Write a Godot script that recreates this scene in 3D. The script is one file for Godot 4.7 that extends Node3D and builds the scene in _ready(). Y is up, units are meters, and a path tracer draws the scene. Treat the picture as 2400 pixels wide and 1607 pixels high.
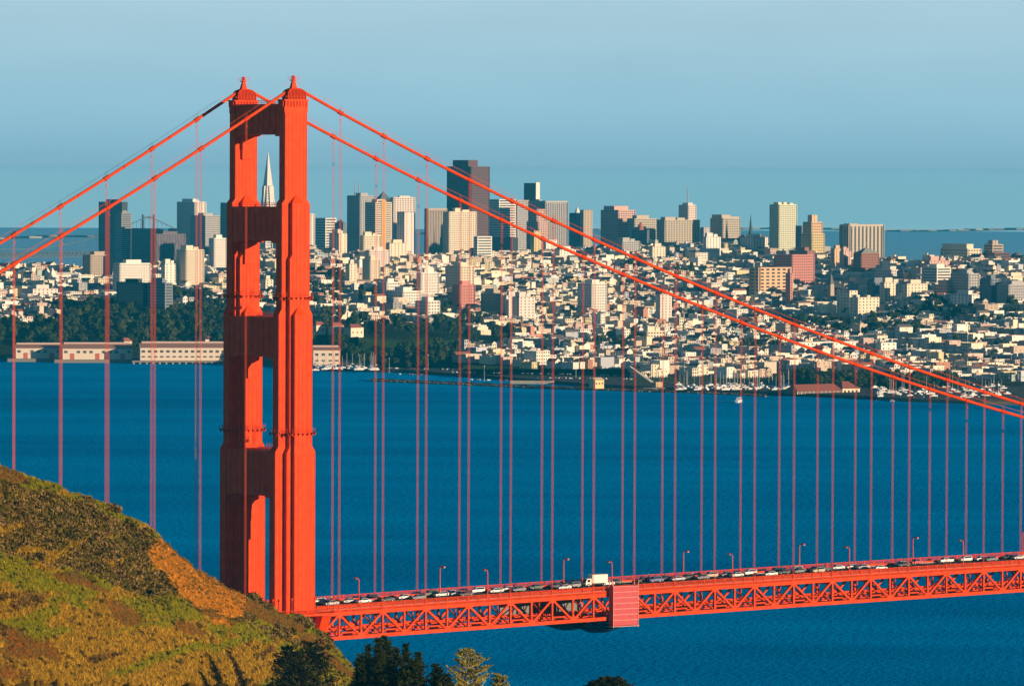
extends Node3D
# A red suspension bridge before a hillside city, seen from a headland. x runs south along the bridge, z runs west, y is up; the origin is under the north tower.

const F := 12865.4475            # focal length in photograph pixels (2400 x 1607)
const EYE := Vector3(-854.496, 200.831, 1361.384)
const YAW := 0.604500864
const PITCH := -0.0300807551
const ROLL := 0.00403347996
const TX := -1.07                # where the tower stands along the bridge
var fwd: Vector3
var right: Vector3
var upv: Vector3
var M := {}
var rng := RandomNumberGenerator.new()
var used := {}

class MB:
	var v := PackedVector3Array()
	var n := PackedVector3Array()
	var c := PackedColorArray()
	var col := Color.WHITE
	func tri(a: Vector3, b: Vector3, d: Vector3) -> void:
		var k := (b - a).cross(d - a).normalized()
		v.append(a); v.append(d); v.append(b)
		for i in 3:
			n.append(k); c.append(col)
	func quad(a: Vector3, b: Vector3, d: Vector3, e: Vector3) -> void:
		var k := (b - a).cross(d - a)
		if k.length_squared() < 1e-12: k = (d - a).cross(e - a)
		k = k.normalized()
		v.append(a); v.append(d); v.append(b); v.append(a); v.append(e); v.append(d)
		for i in 6:
			n.append(k); c.append(col)
	func stri(a: Vector3, b: Vector3, d: Vector3, na: Vector3, nb: Vector3, nd: Vector3) -> void:
		v.append(a); v.append(d); v.append(b)
		n.append(na); n.append(nd); n.append(nb)
		for i in 3: c.append(col)
	func hexa(b: Array, t: Array) -> void:   # four bottom and four top corners, counter-clockwise seen from above
		quad(b[3], b[2], b[1], b[0]); quad(t[0], t[1], t[2], t[3])
		for i in 4:
			var j := (i + 1) % 4
			quad(b[i], b[j], t[j], t[i])
	func box(ce: Vector3, s: Vector3) -> void:
		frustum(ce.x, ce.z, ce.y - s.y / 2, ce.y + s.y / 2, s.x, s.z, s.x, s.z)
	func span(x0: float, x1: float, y0: float, y1: float, z0: float, z1: float) -> void:
		box(Vector3((x0 + x1) / 2, (y0 + y1) / 2, (z0 + z1) / 2), Vector3(absf(x1 - x0), absf(y1 - y0), absf(z1 - z0)))
	func frustum(x: float, z: float, y0: float, y1: float, l0: float, t0: float, l1: float, t1: float) -> void:
		var b := []
		var t := []
		for k in [[-0.5, 0.5], [0.5, 0.5], [0.5, -0.5], [-0.5, -0.5]]:
			b.append(Vector3(x + k[0] * l0, y0, z + k[1] * t0)); t.append(Vector3(x + k[0] * l1, y1, z + k[1] * t1))
		hexa(b, t)
	func beam(p: Vector3, q: Vector3, w: float, h: float, side := Vector3(0, 0, 1)) -> void:
		var d := (q - p).normalized()
		var s := (side - d * side.dot(d)).normalized()
		var u := s.cross(d).normalized()
		var b := []
		var t := []
		for k in [[-0.5, -0.5], [0.5, -0.5], [0.5, 0.5], [-0.5, 0.5]]:
			var o: Vector3 = s * (k[0] * w) + u * (k[1] * h)
			b.append(p + o); t.append(q + o)
		quad(b[3], b[2], b[1], b[0]); quad(t[0], t[1], t[2], t[3])
		for i in 4:
			var j := (i + 1) % 4
			quad(b[i], b[j], t[j], t[i])
	func tube(pts: Array, rad: Array, sides := 8, capped := true) -> void:
		var rings := []
		var norms := []
		var side := Vector3(0, 0, 1)
		for i in pts.size():
			var d: Vector3 = (pts[mini(i + 1, pts.size() - 1)] - pts[maxi(i - 1, 0)]).normalized()
			if absf(d.dot(side)) > 0.95: side = Vector3(1, 0, 0) if absf(d.x) < 0.9 else Vector3(0, 1, 0)
			var s := (side - d * side.dot(d)).normalized()
			var u := s.cross(d).normalized()
			side = s
			var ring := []
			var nr := []
			var r: float = rad[i] if rad.size() > 1 else rad[0]
			for k in sides:
				var a := TAU * k / sides
				var o := s * cos(a) + u * sin(a)
				ring.append(pts[i] + o * r); nr.append(o)
			rings.append(ring); norms.append(nr)
		for i in pts.size() - 1:
			for k in sides:
				var j := (k + 1) % sides
				stri(rings[i][k], rings[i + 1][j], rings[i][j], norms[i][k], norms[i + 1][j], norms[i][j])
				stri(rings[i][k], rings[i + 1][k], rings[i + 1][j], norms[i][k], norms[i + 1][k], norms[i + 1][j])
		if capped:
			for k in range(1, sides - 1):
				tri(rings[0][0], rings[0][k], rings[0][k + 1]); tri(rings[-1][0], rings[-1][k + 1], rings[-1][k])
	func prism(profile: PackedVector2Array, halves: Array, z0 := 0.0) -> void:   # a side outline in x and y, with a half width for each point
		var idx := Geometry2D.triangulate_polygon(profile)
		for s in [-1.0, 1.0]:
			for k in range(0, idx.size(), 3):
				var q := []
				for m in 3: q.append(Vector3(profile[idx[k + m]].x, profile[idx[k + m]].y, z0 + s * float(halves[idx[k + m]])))
				var nn: Vector3 = (q[1] - q[0]).cross(q[2] - q[0])
				if nn.z * s > 0: tri(q[0], q[1], q[2])
				else: tri(q[0], q[2], q[1])
		var cw := Geometry2D.is_polygon_clockwise(profile)
		for i in profile.size():
			var j := (i + 1) % profile.size()
			var a := profile[i]
			var b := profile[j]
			var h0: float = halves[i]
			var h1: float = halves[j]
			if cw: quad(Vector3(a.x, a.y, z0 - h0), Vector3(b.x, b.y, z0 - h1), Vector3(b.x, b.y, z0 + h1), Vector3(a.x, a.y, z0 + h0))
			else: quad(Vector3(b.x, b.y, z0 - h1), Vector3(a.x, a.y, z0 - h0), Vector3(a.x, a.y, z0 + h0), Vector3(b.x, b.y, z0 + h1))
	func mesh() -> ArrayMesh:
		var a := []
		a.resize(Mesh.ARRAY_MAX)
		a[Mesh.ARRAY_VERTEX] = v; a[Mesh.ARRAY_NORMAL] = n; a[Mesh.ARRAY_COLOR] = c
		var m := ArrayMesh.new()
		if v.size(): m.add_surface_from_arrays(Mesh.PRIMITIVE_TRIANGLES, a)
		return m

func numbered(called: String) -> String:
	var k: int = used.get(called, 0)
	used[called] = k + 1
	return called if k == 0 else "%s_%03d" % [called, k]
func put(b: MB, called: String, m: Material, parent: Node = self, kind := "") -> MeshInstance3D:
	var o := MeshInstance3D.new()
	o.mesh = b.mesh(); o.name = numbered(called) if parent == self else called
	o.material_override = m
	if kind: o.set_meta("kind", kind)
	parent.add_child(o, true)
	return o
func again(mesh: Mesh, called: String, m: Material, parent: Node, at := Transform3D()) -> MeshInstance3D:
	var o := MeshInstance3D.new()
	o.mesh = mesh; o.name = numbered(called) if parent == self else called
	o.material_override = m; o.transform = at
	parent.add_child(o, true)
	return o
func thing(called: String, label: String, category: String, at := Vector3.ZERO, turn := 0.0, group := "") -> Node3D:
	var o := Node3D.new()
	o.name = numbered(called); add_child(o)
	o.position = at; o.rotation.y = turn
	return tag(o, label, category, group)
func part(called: String, parent: Node) -> Node3D:
	var o := Node3D.new()
	o.name = called; parent.add_child(o, true)
	return o
func tag(o: Node3D, label: String, category: String, group := "", kind := "") -> Node3D:
	o.set_meta("label", label); o.set_meta("category", category)
	if group: o.set_meta("group", group)
	if kind: o.set_meta("kind", kind)
	return o
func copy_of(o: Node3D, at: Transform3D) -> Node3D:
	var k := o.duplicate()
	k.name = numbered(String(o.name).trim_suffix("_" + String(o.name).get_slice("_", String(o.name).get_slice_count("_") - 1)) if String(o.name).right(3).is_valid_int() else String(o.name))
	add_child(k); k.transform = at
	return k
func lin(r: float, g: float, b: float) -> Color:
	return Color(r, g, b).linear_to_srgb()
func mat(key: String, color: Color, rough := 0.8, spec := 0.3, vertex := false) -> StandardMaterial3D:
	var m := StandardMaterial3D.new()
	m.albedo_color = color.linear_to_srgb(); m.roughness = rough; m.metallic_specular = spec
	m.vertex_color_use_as_albedo = vertex
	M[key] = m
	return m
func noise_image(size: int, freq: float, octaves: int, seed_: int, a: Color, b: Color, sharp := 1.0) -> Image:
	var f := FastNoiseLite.new()
	f.seed = seed_; f.frequency = freq; f.fractal_octaves = octaves
	var src := f.get_seamless_image(size, size)
	var im := Image.create(size, size, true, Image.FORMAT_RGB8)
	for y in size:
		for x in size:
			var t := clampf((src.get_pixel(x, y).r - 0.5) * sharp + 0.5, 0, 1)
			im.set_pixel(x, y, a.lerp(b, t))
	im.generate_mipmaps()
	return im
func grain(m: StandardMaterial3D, metres: float, seed_: int, lo: float, hi: float, freq := 0.02, octaves := 5, sharp := 1.6) -> void:
	m.albedo_texture = ImageTexture.create_from_image(noise_image(256, freq, octaves, seed_, Color(lo, lo, lo), Color(hi, hi, hi), sharp))
	m.uv1_triplanar = true; m.uv1_world_triplanar = true
	m.uv1_scale = Vector3.ONE / metres
func ray(u: float, v: float) -> Vector3:
	return fwd + right * ((u - 1200.0) / F) - upv * ((v - 803.5) / F)
func at_depth(u: float, v: float, d: float) -> Vector3:
	return EYE + ray(u, v) * d
func on_y(u: float, v: float, y: float) -> Vector3:
	var r := ray(u, v)
	return EYE + r * ((y - EYE.y) / r.y)
func on_z(u: float, v: float, z: float) -> Vector3:
	var r := ray(u, v)
	return EYE + r * ((z - EYE.z) / r.z)
func pix(p: Vector3) -> Vector3:
	var q := p - EYE
	var d := q.dot(fwd)
	return Vector3(1200.0 + F * q.dot(right) / d, 803.5 - F * q.dot(upv) / d, d)

func air() -> ImageTexture:        # clear evening sky: pale low haze under deepening blue, a few faint wisps
	var stops := [[-90.000, 0.295, 0.442, 0.522], [0.000, 0.295, 0.442, 0.522], [0.105, 0.340, 0.485, 0.559], [0.140, 0.232, 0.388, 0.474], [0.170, 0.216, 0.375, 0.467], [0.210, 0.210, 0.374, 0.468], [0.260, 0.209, 0.377, 0.473], [0.320, 0.211, 0.383, 0.479], [0.400, 0.213, 0.388, 0.486], [0.500, 0.215, 0.394, 0.490], [0.620, 0.222, 0.402, 0.496], [0.750, 0.230, 0.412, 0.505], [1.000, 0.244, 0.420, 0.509], [1.400, 0.271, 0.435, 0.517], [1.850, 0.302, 0.453, 0.529], [3.500, 0.265, 0.420, 0.485], [8.000, 0.075, 0.170, 0.265], [20.000, 0.024, 0.075, 0.150], [45.000, 0.011, 0.039, 0.090], [90.000, 0.008, 0.031, 0.075]]
	var im := Image.create(4096, 2048, false, Image.FORMAT_RGBH)
	var f := FastNoiseLite.new()
	f.seed = 4; f.frequency = 0.05; f.fractal_octaves = 4
	var wisp := Vector2(2048.0 + (YAW + (452.0 - 1200.0) / F) / TAU * 4096.0, 90.0 / 180.0 * 2048.0 - rad_to_deg((416.0 - 268.0) / F) / 180.0 * 2048.0)
	for y in 2048:
		var e := 90.0 - (y + 0.5) / 2048.0 * 180.0
		var k := 0
		while k < stops.size() - 2 and e > stops[k + 1][0]: k += 1
		var t := clampf((e - stops[k][0]) / (stops[k + 1][0] - stops[k][0]), 0, 1)
		var c := Color(lerpf(stops[k][1], stops[k + 1][1], t), lerpf(stops[k][2], stops[k + 1][2], t), lerpf(stops[k][3], stops[k + 1][3], t))
		im.fill_rect(Rect2i(0, y, 4096, 1), c)
		if e > 0.35 and e < 4.0:
			var fade := smoothstep(0.35, 0.9, e) * (1.0 - smoothstep(3.0, 4.0, e))
			for x in 4096:
				var w := f.get_noise_2d(x * 0.6, y * 3.0) * 0.045 * fade
				var g := exp(-pow((x - wisp.x) / 3.6, 2) - pow((y - wisp.y) / 1.8, 2)) * 0.14
				im.set_pixel(x, y, Color(c.r * (1 + w) + g, c.g * (1 + w * 0.8) + g * 0.62, c.b * (1 + w * 0.7) + g * 0.62))
	return ImageTexture.create_from_image(im)

func _ready() -> void:
	rng.seed = 7
	fwd = Vector3(sin(YAW) * cos(PITCH), sin(PITCH), -cos(YAW) * cos(PITCH))
	var rt := Vector3(cos(YAW), 0, sin(YAW))
	var up0 := rt.cross(fwd)
	right = rt * cos(ROLL) + up0 * sin(ROLL)
	upv = up0 * cos(ROLL) - rt * sin(ROLL)
	var cam := Camera3D.new()
	cam.name = "camera"; cam.fov = rad_to_deg(2.0 * atan(803.5 / F)); cam.near = 5.0; cam.far = 90000.0
	cam.transform = Transform3D(Basis(right, upv, -fwd), EYE)
	add_child(cam)
	var env := Environment.new()
	env.background_mode = Environment.BG_SKY
	env.sky = Sky.new(); env.sky.sky_material = PanoramaSkyMaterial.new(); env.sky.sky_material.panorama = air()
	env.tonemap_mode = Environment.TONE_MAPPER_LINEAR
	env.tonemap_exposure = 1.36
	env.fog_enabled = true; env.fog_density = 0.000030; env.fog_light_color = Color(0.13, 0.78, 1.0)
	env.sdfgi_enabled = true; env.ssao_enabled = true; env.ssil_enabled = true
	var we := WorldEnvironment.new()
	we.environment = env; we.name = "environment"; add_child(we)
	var sun := DirectionalLight3D.new()
	sun.name = "sun"; sun.light_energy = 1.6; sun.light_angular_distance = 0.5; sun.light_color = Color(1.0, 0.88, 0.74); sun.shadow_enabled = true
	add_child(sun)
	var el := deg_to_rad(7.9)
	var az := deg_to_rad(19.5)
	var to_sun := Vector3(sin(az) * cos(el), sin(el), cos(az) * cos(el))
	sun.look_at_from_position(to_sun * 100.0, Vector3.ZERO)
	materials()
	build_water()
	build_far_shore()
	build_headland()
	build_city_ground()
	build_bridge()
	build_traffic()
	build_skyline()
	build_houses()
	build_waterfront()
	build_city_trees()
	build_near_trees()

func materials() -> void:
	grain(mat("orange", Color(0.74, 0.060, 0.003), 0.55, 0.2), 22.0, 3, 0.87, 1.0)
	mat("rope", Color(0.68, 0.085, 0.03), 0.6, 0.2)
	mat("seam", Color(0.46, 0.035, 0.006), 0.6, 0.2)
	grain(mat("asphalt", Color(0.05, 0.05, 0.052), 0.9, 0.2), 9.0, 5, 0.75, 1.0)
	mat("line", Color(0.7, 0.7, 0.66), 0.8)
	mat("concrete", Color(0.32, 0.29, 0.25), 0.9)
	mat("lamp_glass", Color(0.75, 0.68, 0.5), 0.4)
	mat("dark_metal", Color(0.03, 0.03, 0.035), 0.5)
	mat("vc", Color.WHITE, 0.85, 0.2, true)
	mat("paint", Color.WHITE, 0.35, 0.5, true)
	mat("glass", Color(0.02, 0.03, 0.04), 0.12, 0.6)
	mat("rubber", Color(0.02, 0.02, 0.02), 0.9)
	mat("headlight", Color(0.8, 0.8, 0.75), 0.2)
	mat("taillight", Color(0.35, 0.01, 0.01), 0.3)

func yb(x: float) -> float:            # underside of the bottom chord
	return 65.18 + 0.01878 * x * (1.0 - x / 1280.0) if x > 0 else 65.18 + 0.01878 * x
func cable_y(x: float) -> float:
	if x >= 0: return minf(226.0 + 143.385 * (pow((x - 640.0) / 640.0, 2) - 1.0) + 0.65 * exp(-x / 25.0), 225.7)
	return minf(227.5 + 0.5923 * x + 0.000466 * x * x, 225.7)

func ring_walk(b: MB, y: float, outline: Array, out: float) -> void:   # platform, railing and brackets round a leg
	for i in outline.size():
		var p: Vector2 = outline[i]
		var q: Vector2 = outline[(i + 1) % outline.size()]
		var d := (q - p).normalized()
		var o := Vector2(-d.y, d.x) * out
		var a := Vector3(p.x + o.x * 0.5 - d.x * out, y, p.y + o.y * 0.5 - d.y * out)
		var e := Vector3(q.x + o.x * 0.5 + d.x * out, y, q.y + o.y * 0.5 + d.y * out)
		b.beam(a, e, out, 0.12, Vector3(o.x, 0, o.y))
		var off := Vector3(o.x, 0, o.y) * 0.5
		for h in [0.55, 1.1]: b.beam(a + off + Vector3(0, h, 0), e + off + Vector3(0, h, 0), 0.07, 0.07)
		var k := maxi(1, int(a.distance_to(e) / 1.5))
		for m in k + 1:
			var s := a.lerp(e, float(m) / k)
			b.beam(s + off, s + off + Vector3(0, 1.1, 0), 0.07, 0.07)
			b.hexa([s - off * 0.8 + Vector3(-0.08, -0.9, 0), s - off * 0.8 + Vector3(0.08, -0.9, 0), s - off * 0.8 + Vector3(0.08, -0.9, -0.1), s - off * 0.8 + Vector3(-0.08, -0.9, -0.1)],
				[s + off + Vector3(-0.12, -0.07, 0.1), s + off + Vector3(0.12, -0.07, 0.1), s - off + Vector3(0.12, -0.07, -0.1), s - off + Vector3(-0.12, -0.07, -0.1)])

func leg_shape(zc: float) -> MB:
	var b := MB.new()
	var x := TX
	# end slab, stepped back at three levels
	var lv := [[6.0, 13.8], [121.0, 13.8], [122.7, 11.6], [160.8, 11.6], [162.6, 9.6], [193.1, 9.6], [194.3, 7.6], [219.3, 7.6], [219.6, 8.0], [222.9, 8.0]]
	for i in lv.size() - 1:
		b.frustum(x, zc, lv[i][0], lv[i + 1][0], lv[i][1], 3.1, lv[i + 1][1], 3.1)
	# two layers of piers on the flat sides, each ending in a little sloped gable
	for s in [-1.0, 1.0]:
		var l1 := [[6.0, 7.8], [120.6, 7.8], [122.4, 5.9], [176.9, 5.9], [178.3, 4.3], [193.2, 4.3]]
		for i in l1.size() - 1:
			b.frustum(x, zc + s * 2.3, l1[i][0], l1[i + 1][0], l1[i][1], 1.5, l1[i + 1][1], 1.5)
		b.hexa([Vector3(x - 2.15, 193.2, zc + s * 2.3 + 0.75), Vector3(x + 2.15, 193.2, zc + s * 2.3 + 0.75), Vector3(x + 2.15, 193.2, zc + s * 2.3 - 0.75), Vector3(x - 2.15, 193.2, zc + s * 2.3 - 0.75)],
			[Vector3(x - 0.3, 195.4, zc + s * 1.58 + 0.03), Vector3(x + 0.3, 195.4, zc + s * 1.58 + 0.03), Vector3(x + 0.3, 195.4, zc + s * 1.58 - 0.03), Vector3(x - 0.3, 195.4, zc + s * 1.58 - 0.03)])
		b.frustum(x, zc + s * 3.75, 6.0, 160.8, 4.2, 1.4, 4.2, 1.4)
		b.hexa([Vector3(x - 2.1, 160.8, zc + s * 3.75 + 0.7), Vector3(x + 2.1, 160.8, zc + s * 3.75 + 0.7), Vector3(x + 2.1, 160.8, zc + s * 3.75 - 0.7), Vector3(x - 2.1, 160.8, zc + s * 3.75 - 0.7)],
			[Vector3(x - 0.3, 163.0, zc + s * 3.08 + 0.03), Vector3(x + 0.3, 163.0, zc + s * 3.08 + 0.03), Vector3(x + 0.3, 163.0, zc + s * 3.08 - 0.03), Vector3(x - 0.3, 163.0, zc + s * 3.08 - 0.03)])
		# row of brackets under the cornice
		for k in 8: b.span(x - 3.9 + k * 1.03, x - 3.9 + k * 1.03 + 0.55, 221.2, 222.9, zc + s * 1.55, zc + s * 1.86)
		for k in 3: b.span(x + s * 4.0, x + s * 4.3, 221.2, 222.9, zc - 1.4 + k * 1.05, zc - 0.9 + k * 1.05)
	b.box(Vector3(x, 223.1, zc), Vector3(8.5, 0.4, 3.7))
	return b

func seam_shape(zc: float) -> MB:      # plate edges: thin proud battens
	var b := MB.new()
	for s in [-1.0, 1.0]:
		for y in [[66.0, 120.5, [[-6.6, 1.55], [-5.3, 1.55], [-4.15, 1.55], [4.15, 1.55], [5.3, 1.55], [6.6, 1.55], [-3.6, 3.05], [-2.4, 3.05], [2.4, 3.05], [3.6, 3.05], [-1.9, 4.45], [-0.65, 4.45], [0.65, 4.45], [1.9, 4.45]]],
				[122.9, 160.6, [[-5.5, 1.55], [-4.3, 1.55], [4.3, 1.55], [5.5, 1.55], [-2.7, 3.05], [2.7, 3.05], [-1.9, 4.45], [-0.65, 4.45], [0.65, 4.45], [1.9, 4.45]]],
				[163.2, 192.8, [[-4.6, 1.55], [-3.4, 1.55], [3.4, 1.55], [4.6, 1.55], [-1.9, 3.05], [-0.7, 3.05], [0.7, 3.05], [1.9, 3.05]]],
				[194.6, 219.0, [[-3.6, 1.55], [-2.5, 1.55], [-1.25, 1.55], [0.0, 1.55], [1.25, 1.55], [2.5, 1.55], [3.6, 1.55]]]]:
			for q in y[2]: b.span(TX + q[0] - 0.06, TX + q[0] + 0.06, y[0], y[1], zc + s * (q[1] - 0.01), zc + s * (q[1] + 0.05))
		for y in [80, 92, 104, 116, 128, 139, 150, 168, 174, 184, 200, 208, 215]:
			var w := 6.7 if y < 121 else 5.6 if y < 161 else 4.6 if y < 193 else 3.6
			b.span(TX - w, TX - w + 2.6, y, y + 0.12, zc + s * 1.54, zc + s * 1.59); b.span(TX + w - 2.6, TX + w, y, y + 0.12, zc + s * 1.54, zc + s * 1.59)
			if y < 160: b.span(TX - 2.0, TX + 2.0, y, y + 0.12, zc + s * 4.44, zc + s * 4.49)
			elif y < 193: b.span(TX - 2.1, TX + 2.1, y, y + 0.12, zc + s * 3.04, zc + s * 3.09)
	return b

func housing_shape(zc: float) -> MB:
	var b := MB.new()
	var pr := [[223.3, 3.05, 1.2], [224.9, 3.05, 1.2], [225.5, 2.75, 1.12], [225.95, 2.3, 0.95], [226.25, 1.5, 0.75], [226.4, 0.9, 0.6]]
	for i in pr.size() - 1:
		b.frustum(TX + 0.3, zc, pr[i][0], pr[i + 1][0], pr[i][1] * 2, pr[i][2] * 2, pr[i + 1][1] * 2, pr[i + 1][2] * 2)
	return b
func rib_shape(zc: float) -> MB:
	var b := MB.new()
	for k in 13:
		var f := -1.0 + k / 6.0
		for s in [-1.0, 1.0]:
			var pts := []
			for q in [[223.3, 3.05, 1.5], [224.95, 3.05, 1.5], [225.6, 2.7, 1.35], [226.05, 2.2, 1.1], [226.4, 1.1, 0.75]]: pts.append(Vector3(TX + 0.3 + f * q[1], q[0], zc + s * q[2]))
			for i in pts.size() - 1: b.beam(pts[i], pts[i + 1], 0.2, 0.42, Vector3(1, 0, 0))
	for h in [224.1]: 
		for s in [-1.0, 1.0]: b.beam(Vector3(TX - 4.2, h, zc + s * 2.2), Vector3(TX + 4.2, h, zc + s * 2.2), 0.1, 0.1)
	return b
func beacon_shape(zc: float) -> MB:
	var b := MB.new()
	b.frustum(TX, zc, 226.3, 228.7, 2.1, 1.3, 0.8, 0.7)
	b.frustum(TX, zc, 228.7, 229.0, 1.6, 1.4, 1.7, 1.5)
	b.tube([Vector3(TX, 229.0, zc), Vector3(TX, 229.9, zc)], [0.42], 8)
	b.frustum(TX, zc, 229.9, 230.3, 0.9, 0.9, 0.2, 0.2)
	for s in [-1.0, 1.0]:
		for h in [229.4, 229.9]:
			b.beam(Vector3(TX - 1.2, h, zc + s), Vector3(TX + 1.2, h, zc + s), 0.07, 0.07); b.beam(Vector3(TX + s * 1.2, h, zc - 1), Vector3(TX + s * 1.2, h, zc + 1), 0.07, 0.07)
		for t in [-1.2, 0.0, 1.2]: b.beam(Vector3(TX + t, 228.9, zc + s), Vector3(TX + t, 229.95, zc + s), 0.07, 0.07)
		b.beam(Vector3(TX + s * 1.6, 228.0, zc), Vector3(TX + s * 3.0, 227.1, zc), 0.06, 0.06)
	return b

func corbel(y: float, zc: float, s: float, drops: Array, face: float) -> MB:
	var b := MB.new()
	var prev := y + 0.4
	for k in drops.size():
		var prot: float = 1.5 - k * (0.9 / drops.size())
		b.span(TX - 2.0 + k * 0.1, TX + 2.0 - k * 0.1, y - float(drops[k]), prev, zc + s * 1.5, zc + s * (face + prot))
		prev = y - float(drops[k])
	return b

func truss_members(side: float, tr: Node3D, full: bool) -> void:
	var z := 13.7 * side
	var n0 := -16
	var n1 := 46
	var ch := MB.new()
	var cb := MB.new()
	for i in range(n0, n1):
		var xa := i * 7.62
		var xb := xa + 7.62
		ch.beam(Vector3(xa, yb(xa) + 7.65, z), Vector3(xb, yb(xb) + 7.65, z), 0.75, 1.12)
		cb.beam(Vector3(xa, yb(xa) + 0.55, z), Vector3(xb, yb(xb) + 0.55, z), 0.75, 1.1)
	put(ch, "top_chord", M.orange, tr); put(cb, "bottom_chord", M.orange, tr)
	for i in range(n0, n1):
		var xa := i * 7.62
		var xb := xa + 7.62
		var p := MB.new()
		p.beam(Vector3(xa, yb(xa) + 1.1, z), Vector3(xa, yb(xa) + 7.1, z), 0.62, 0.55)
		put(p, "post", M.orange, tr)
		var d := MB.new()
		if i % 2 != 0: d.beam(Vector3(xa + 0.3, yb(xa) + 0.9, z), Vector3(xb - 0.3, yb(xb) + 7.2, z), 0.58, 0.62)
		else: d.beam(Vector3(xa + 0.3, yb(xa) + 7.2, z), Vector3(xb - 0.3, yb(xb) + 0.9, z), 0.58, 0.62)
		put(d, "diagonal", M.orange, tr)
		var g := MB.new()
		for s in [-1.0, 1.0]:
			var zz: float = z + s * 0.4
			if i % 2 == 0: g.hexa([Vector3(xa - 1.0, yb(xa) + 6.5, zz + 0.02), Vector3(xa + 1.0, yb(xa) + 6.5, zz + 0.02), Vector3(xa + 1.0, yb(xa) + 6.5, zz - 0.02), Vector3(xa - 1.0, yb(xa) + 6.5, zz - 0.02)], [Vector3(xa - 1.5, yb(xa) + 8.1, zz + 0.02), Vector3(xa + 1.5, yb(xa) + 8.1, zz + 0.02), Vector3(xa + 1.5, yb(xa) + 8.1, zz - 0.02), Vector3(xa - 1.5, yb(xa) + 8.1, zz - 0.02)])
			else: g.hexa([Vector3(xa - 1.5, yb(xa) + 0.15, zz + 0.02), Vector3(xa + 1.5, yb(xa) + 0.15, zz + 0.02), Vector3(xa + 1.5, yb(xa) + 0.15, zz - 0.02), Vector3(xa - 1.5, yb(xa) + 0.15, zz - 0.02)], [Vector3(xa - 1.0, yb(xa) + 1.8, zz + 0.02), Vector3(xa + 1.0, yb(xa) + 1.8, zz + 0.02), Vector3(xa + 1.0, yb(xa) + 1.8, zz - 0.02), Vector3(xa - 1.0, yb(xa) + 1.8, zz - 0.02)])
		put(g, "gusset_plate", M.orange, tr)

func rail_panel(x0: float, x1: float, z: float, side: float) -> MB:
	var b := MB.new()
	var a := Vector3(x0 + 0.12, yb(x0) + 9.05, z)
	var e := Vector3(x1 - 0.12, yb(x1) + 9.05, z)
	b.beam(a + Vector3(0, 1.2, 0), e + Vector3(0, 1.2, 0), 0.14, 0.12)
	b.beam(a + Vector3(0, 0.1, 0), e + Vector3(0, 0.1, 0), 0.1, 0.1)
	var k := 14
	for i in k: 
		var p := a.lerp(e, (i + 0.5) / k)
		b.beam(p + Vector3(0, 0.1, 0), p + Vector3(0, 1.16, 0), 0.06, 0.09, Vector3(0, 0, 1))
	return b

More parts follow.
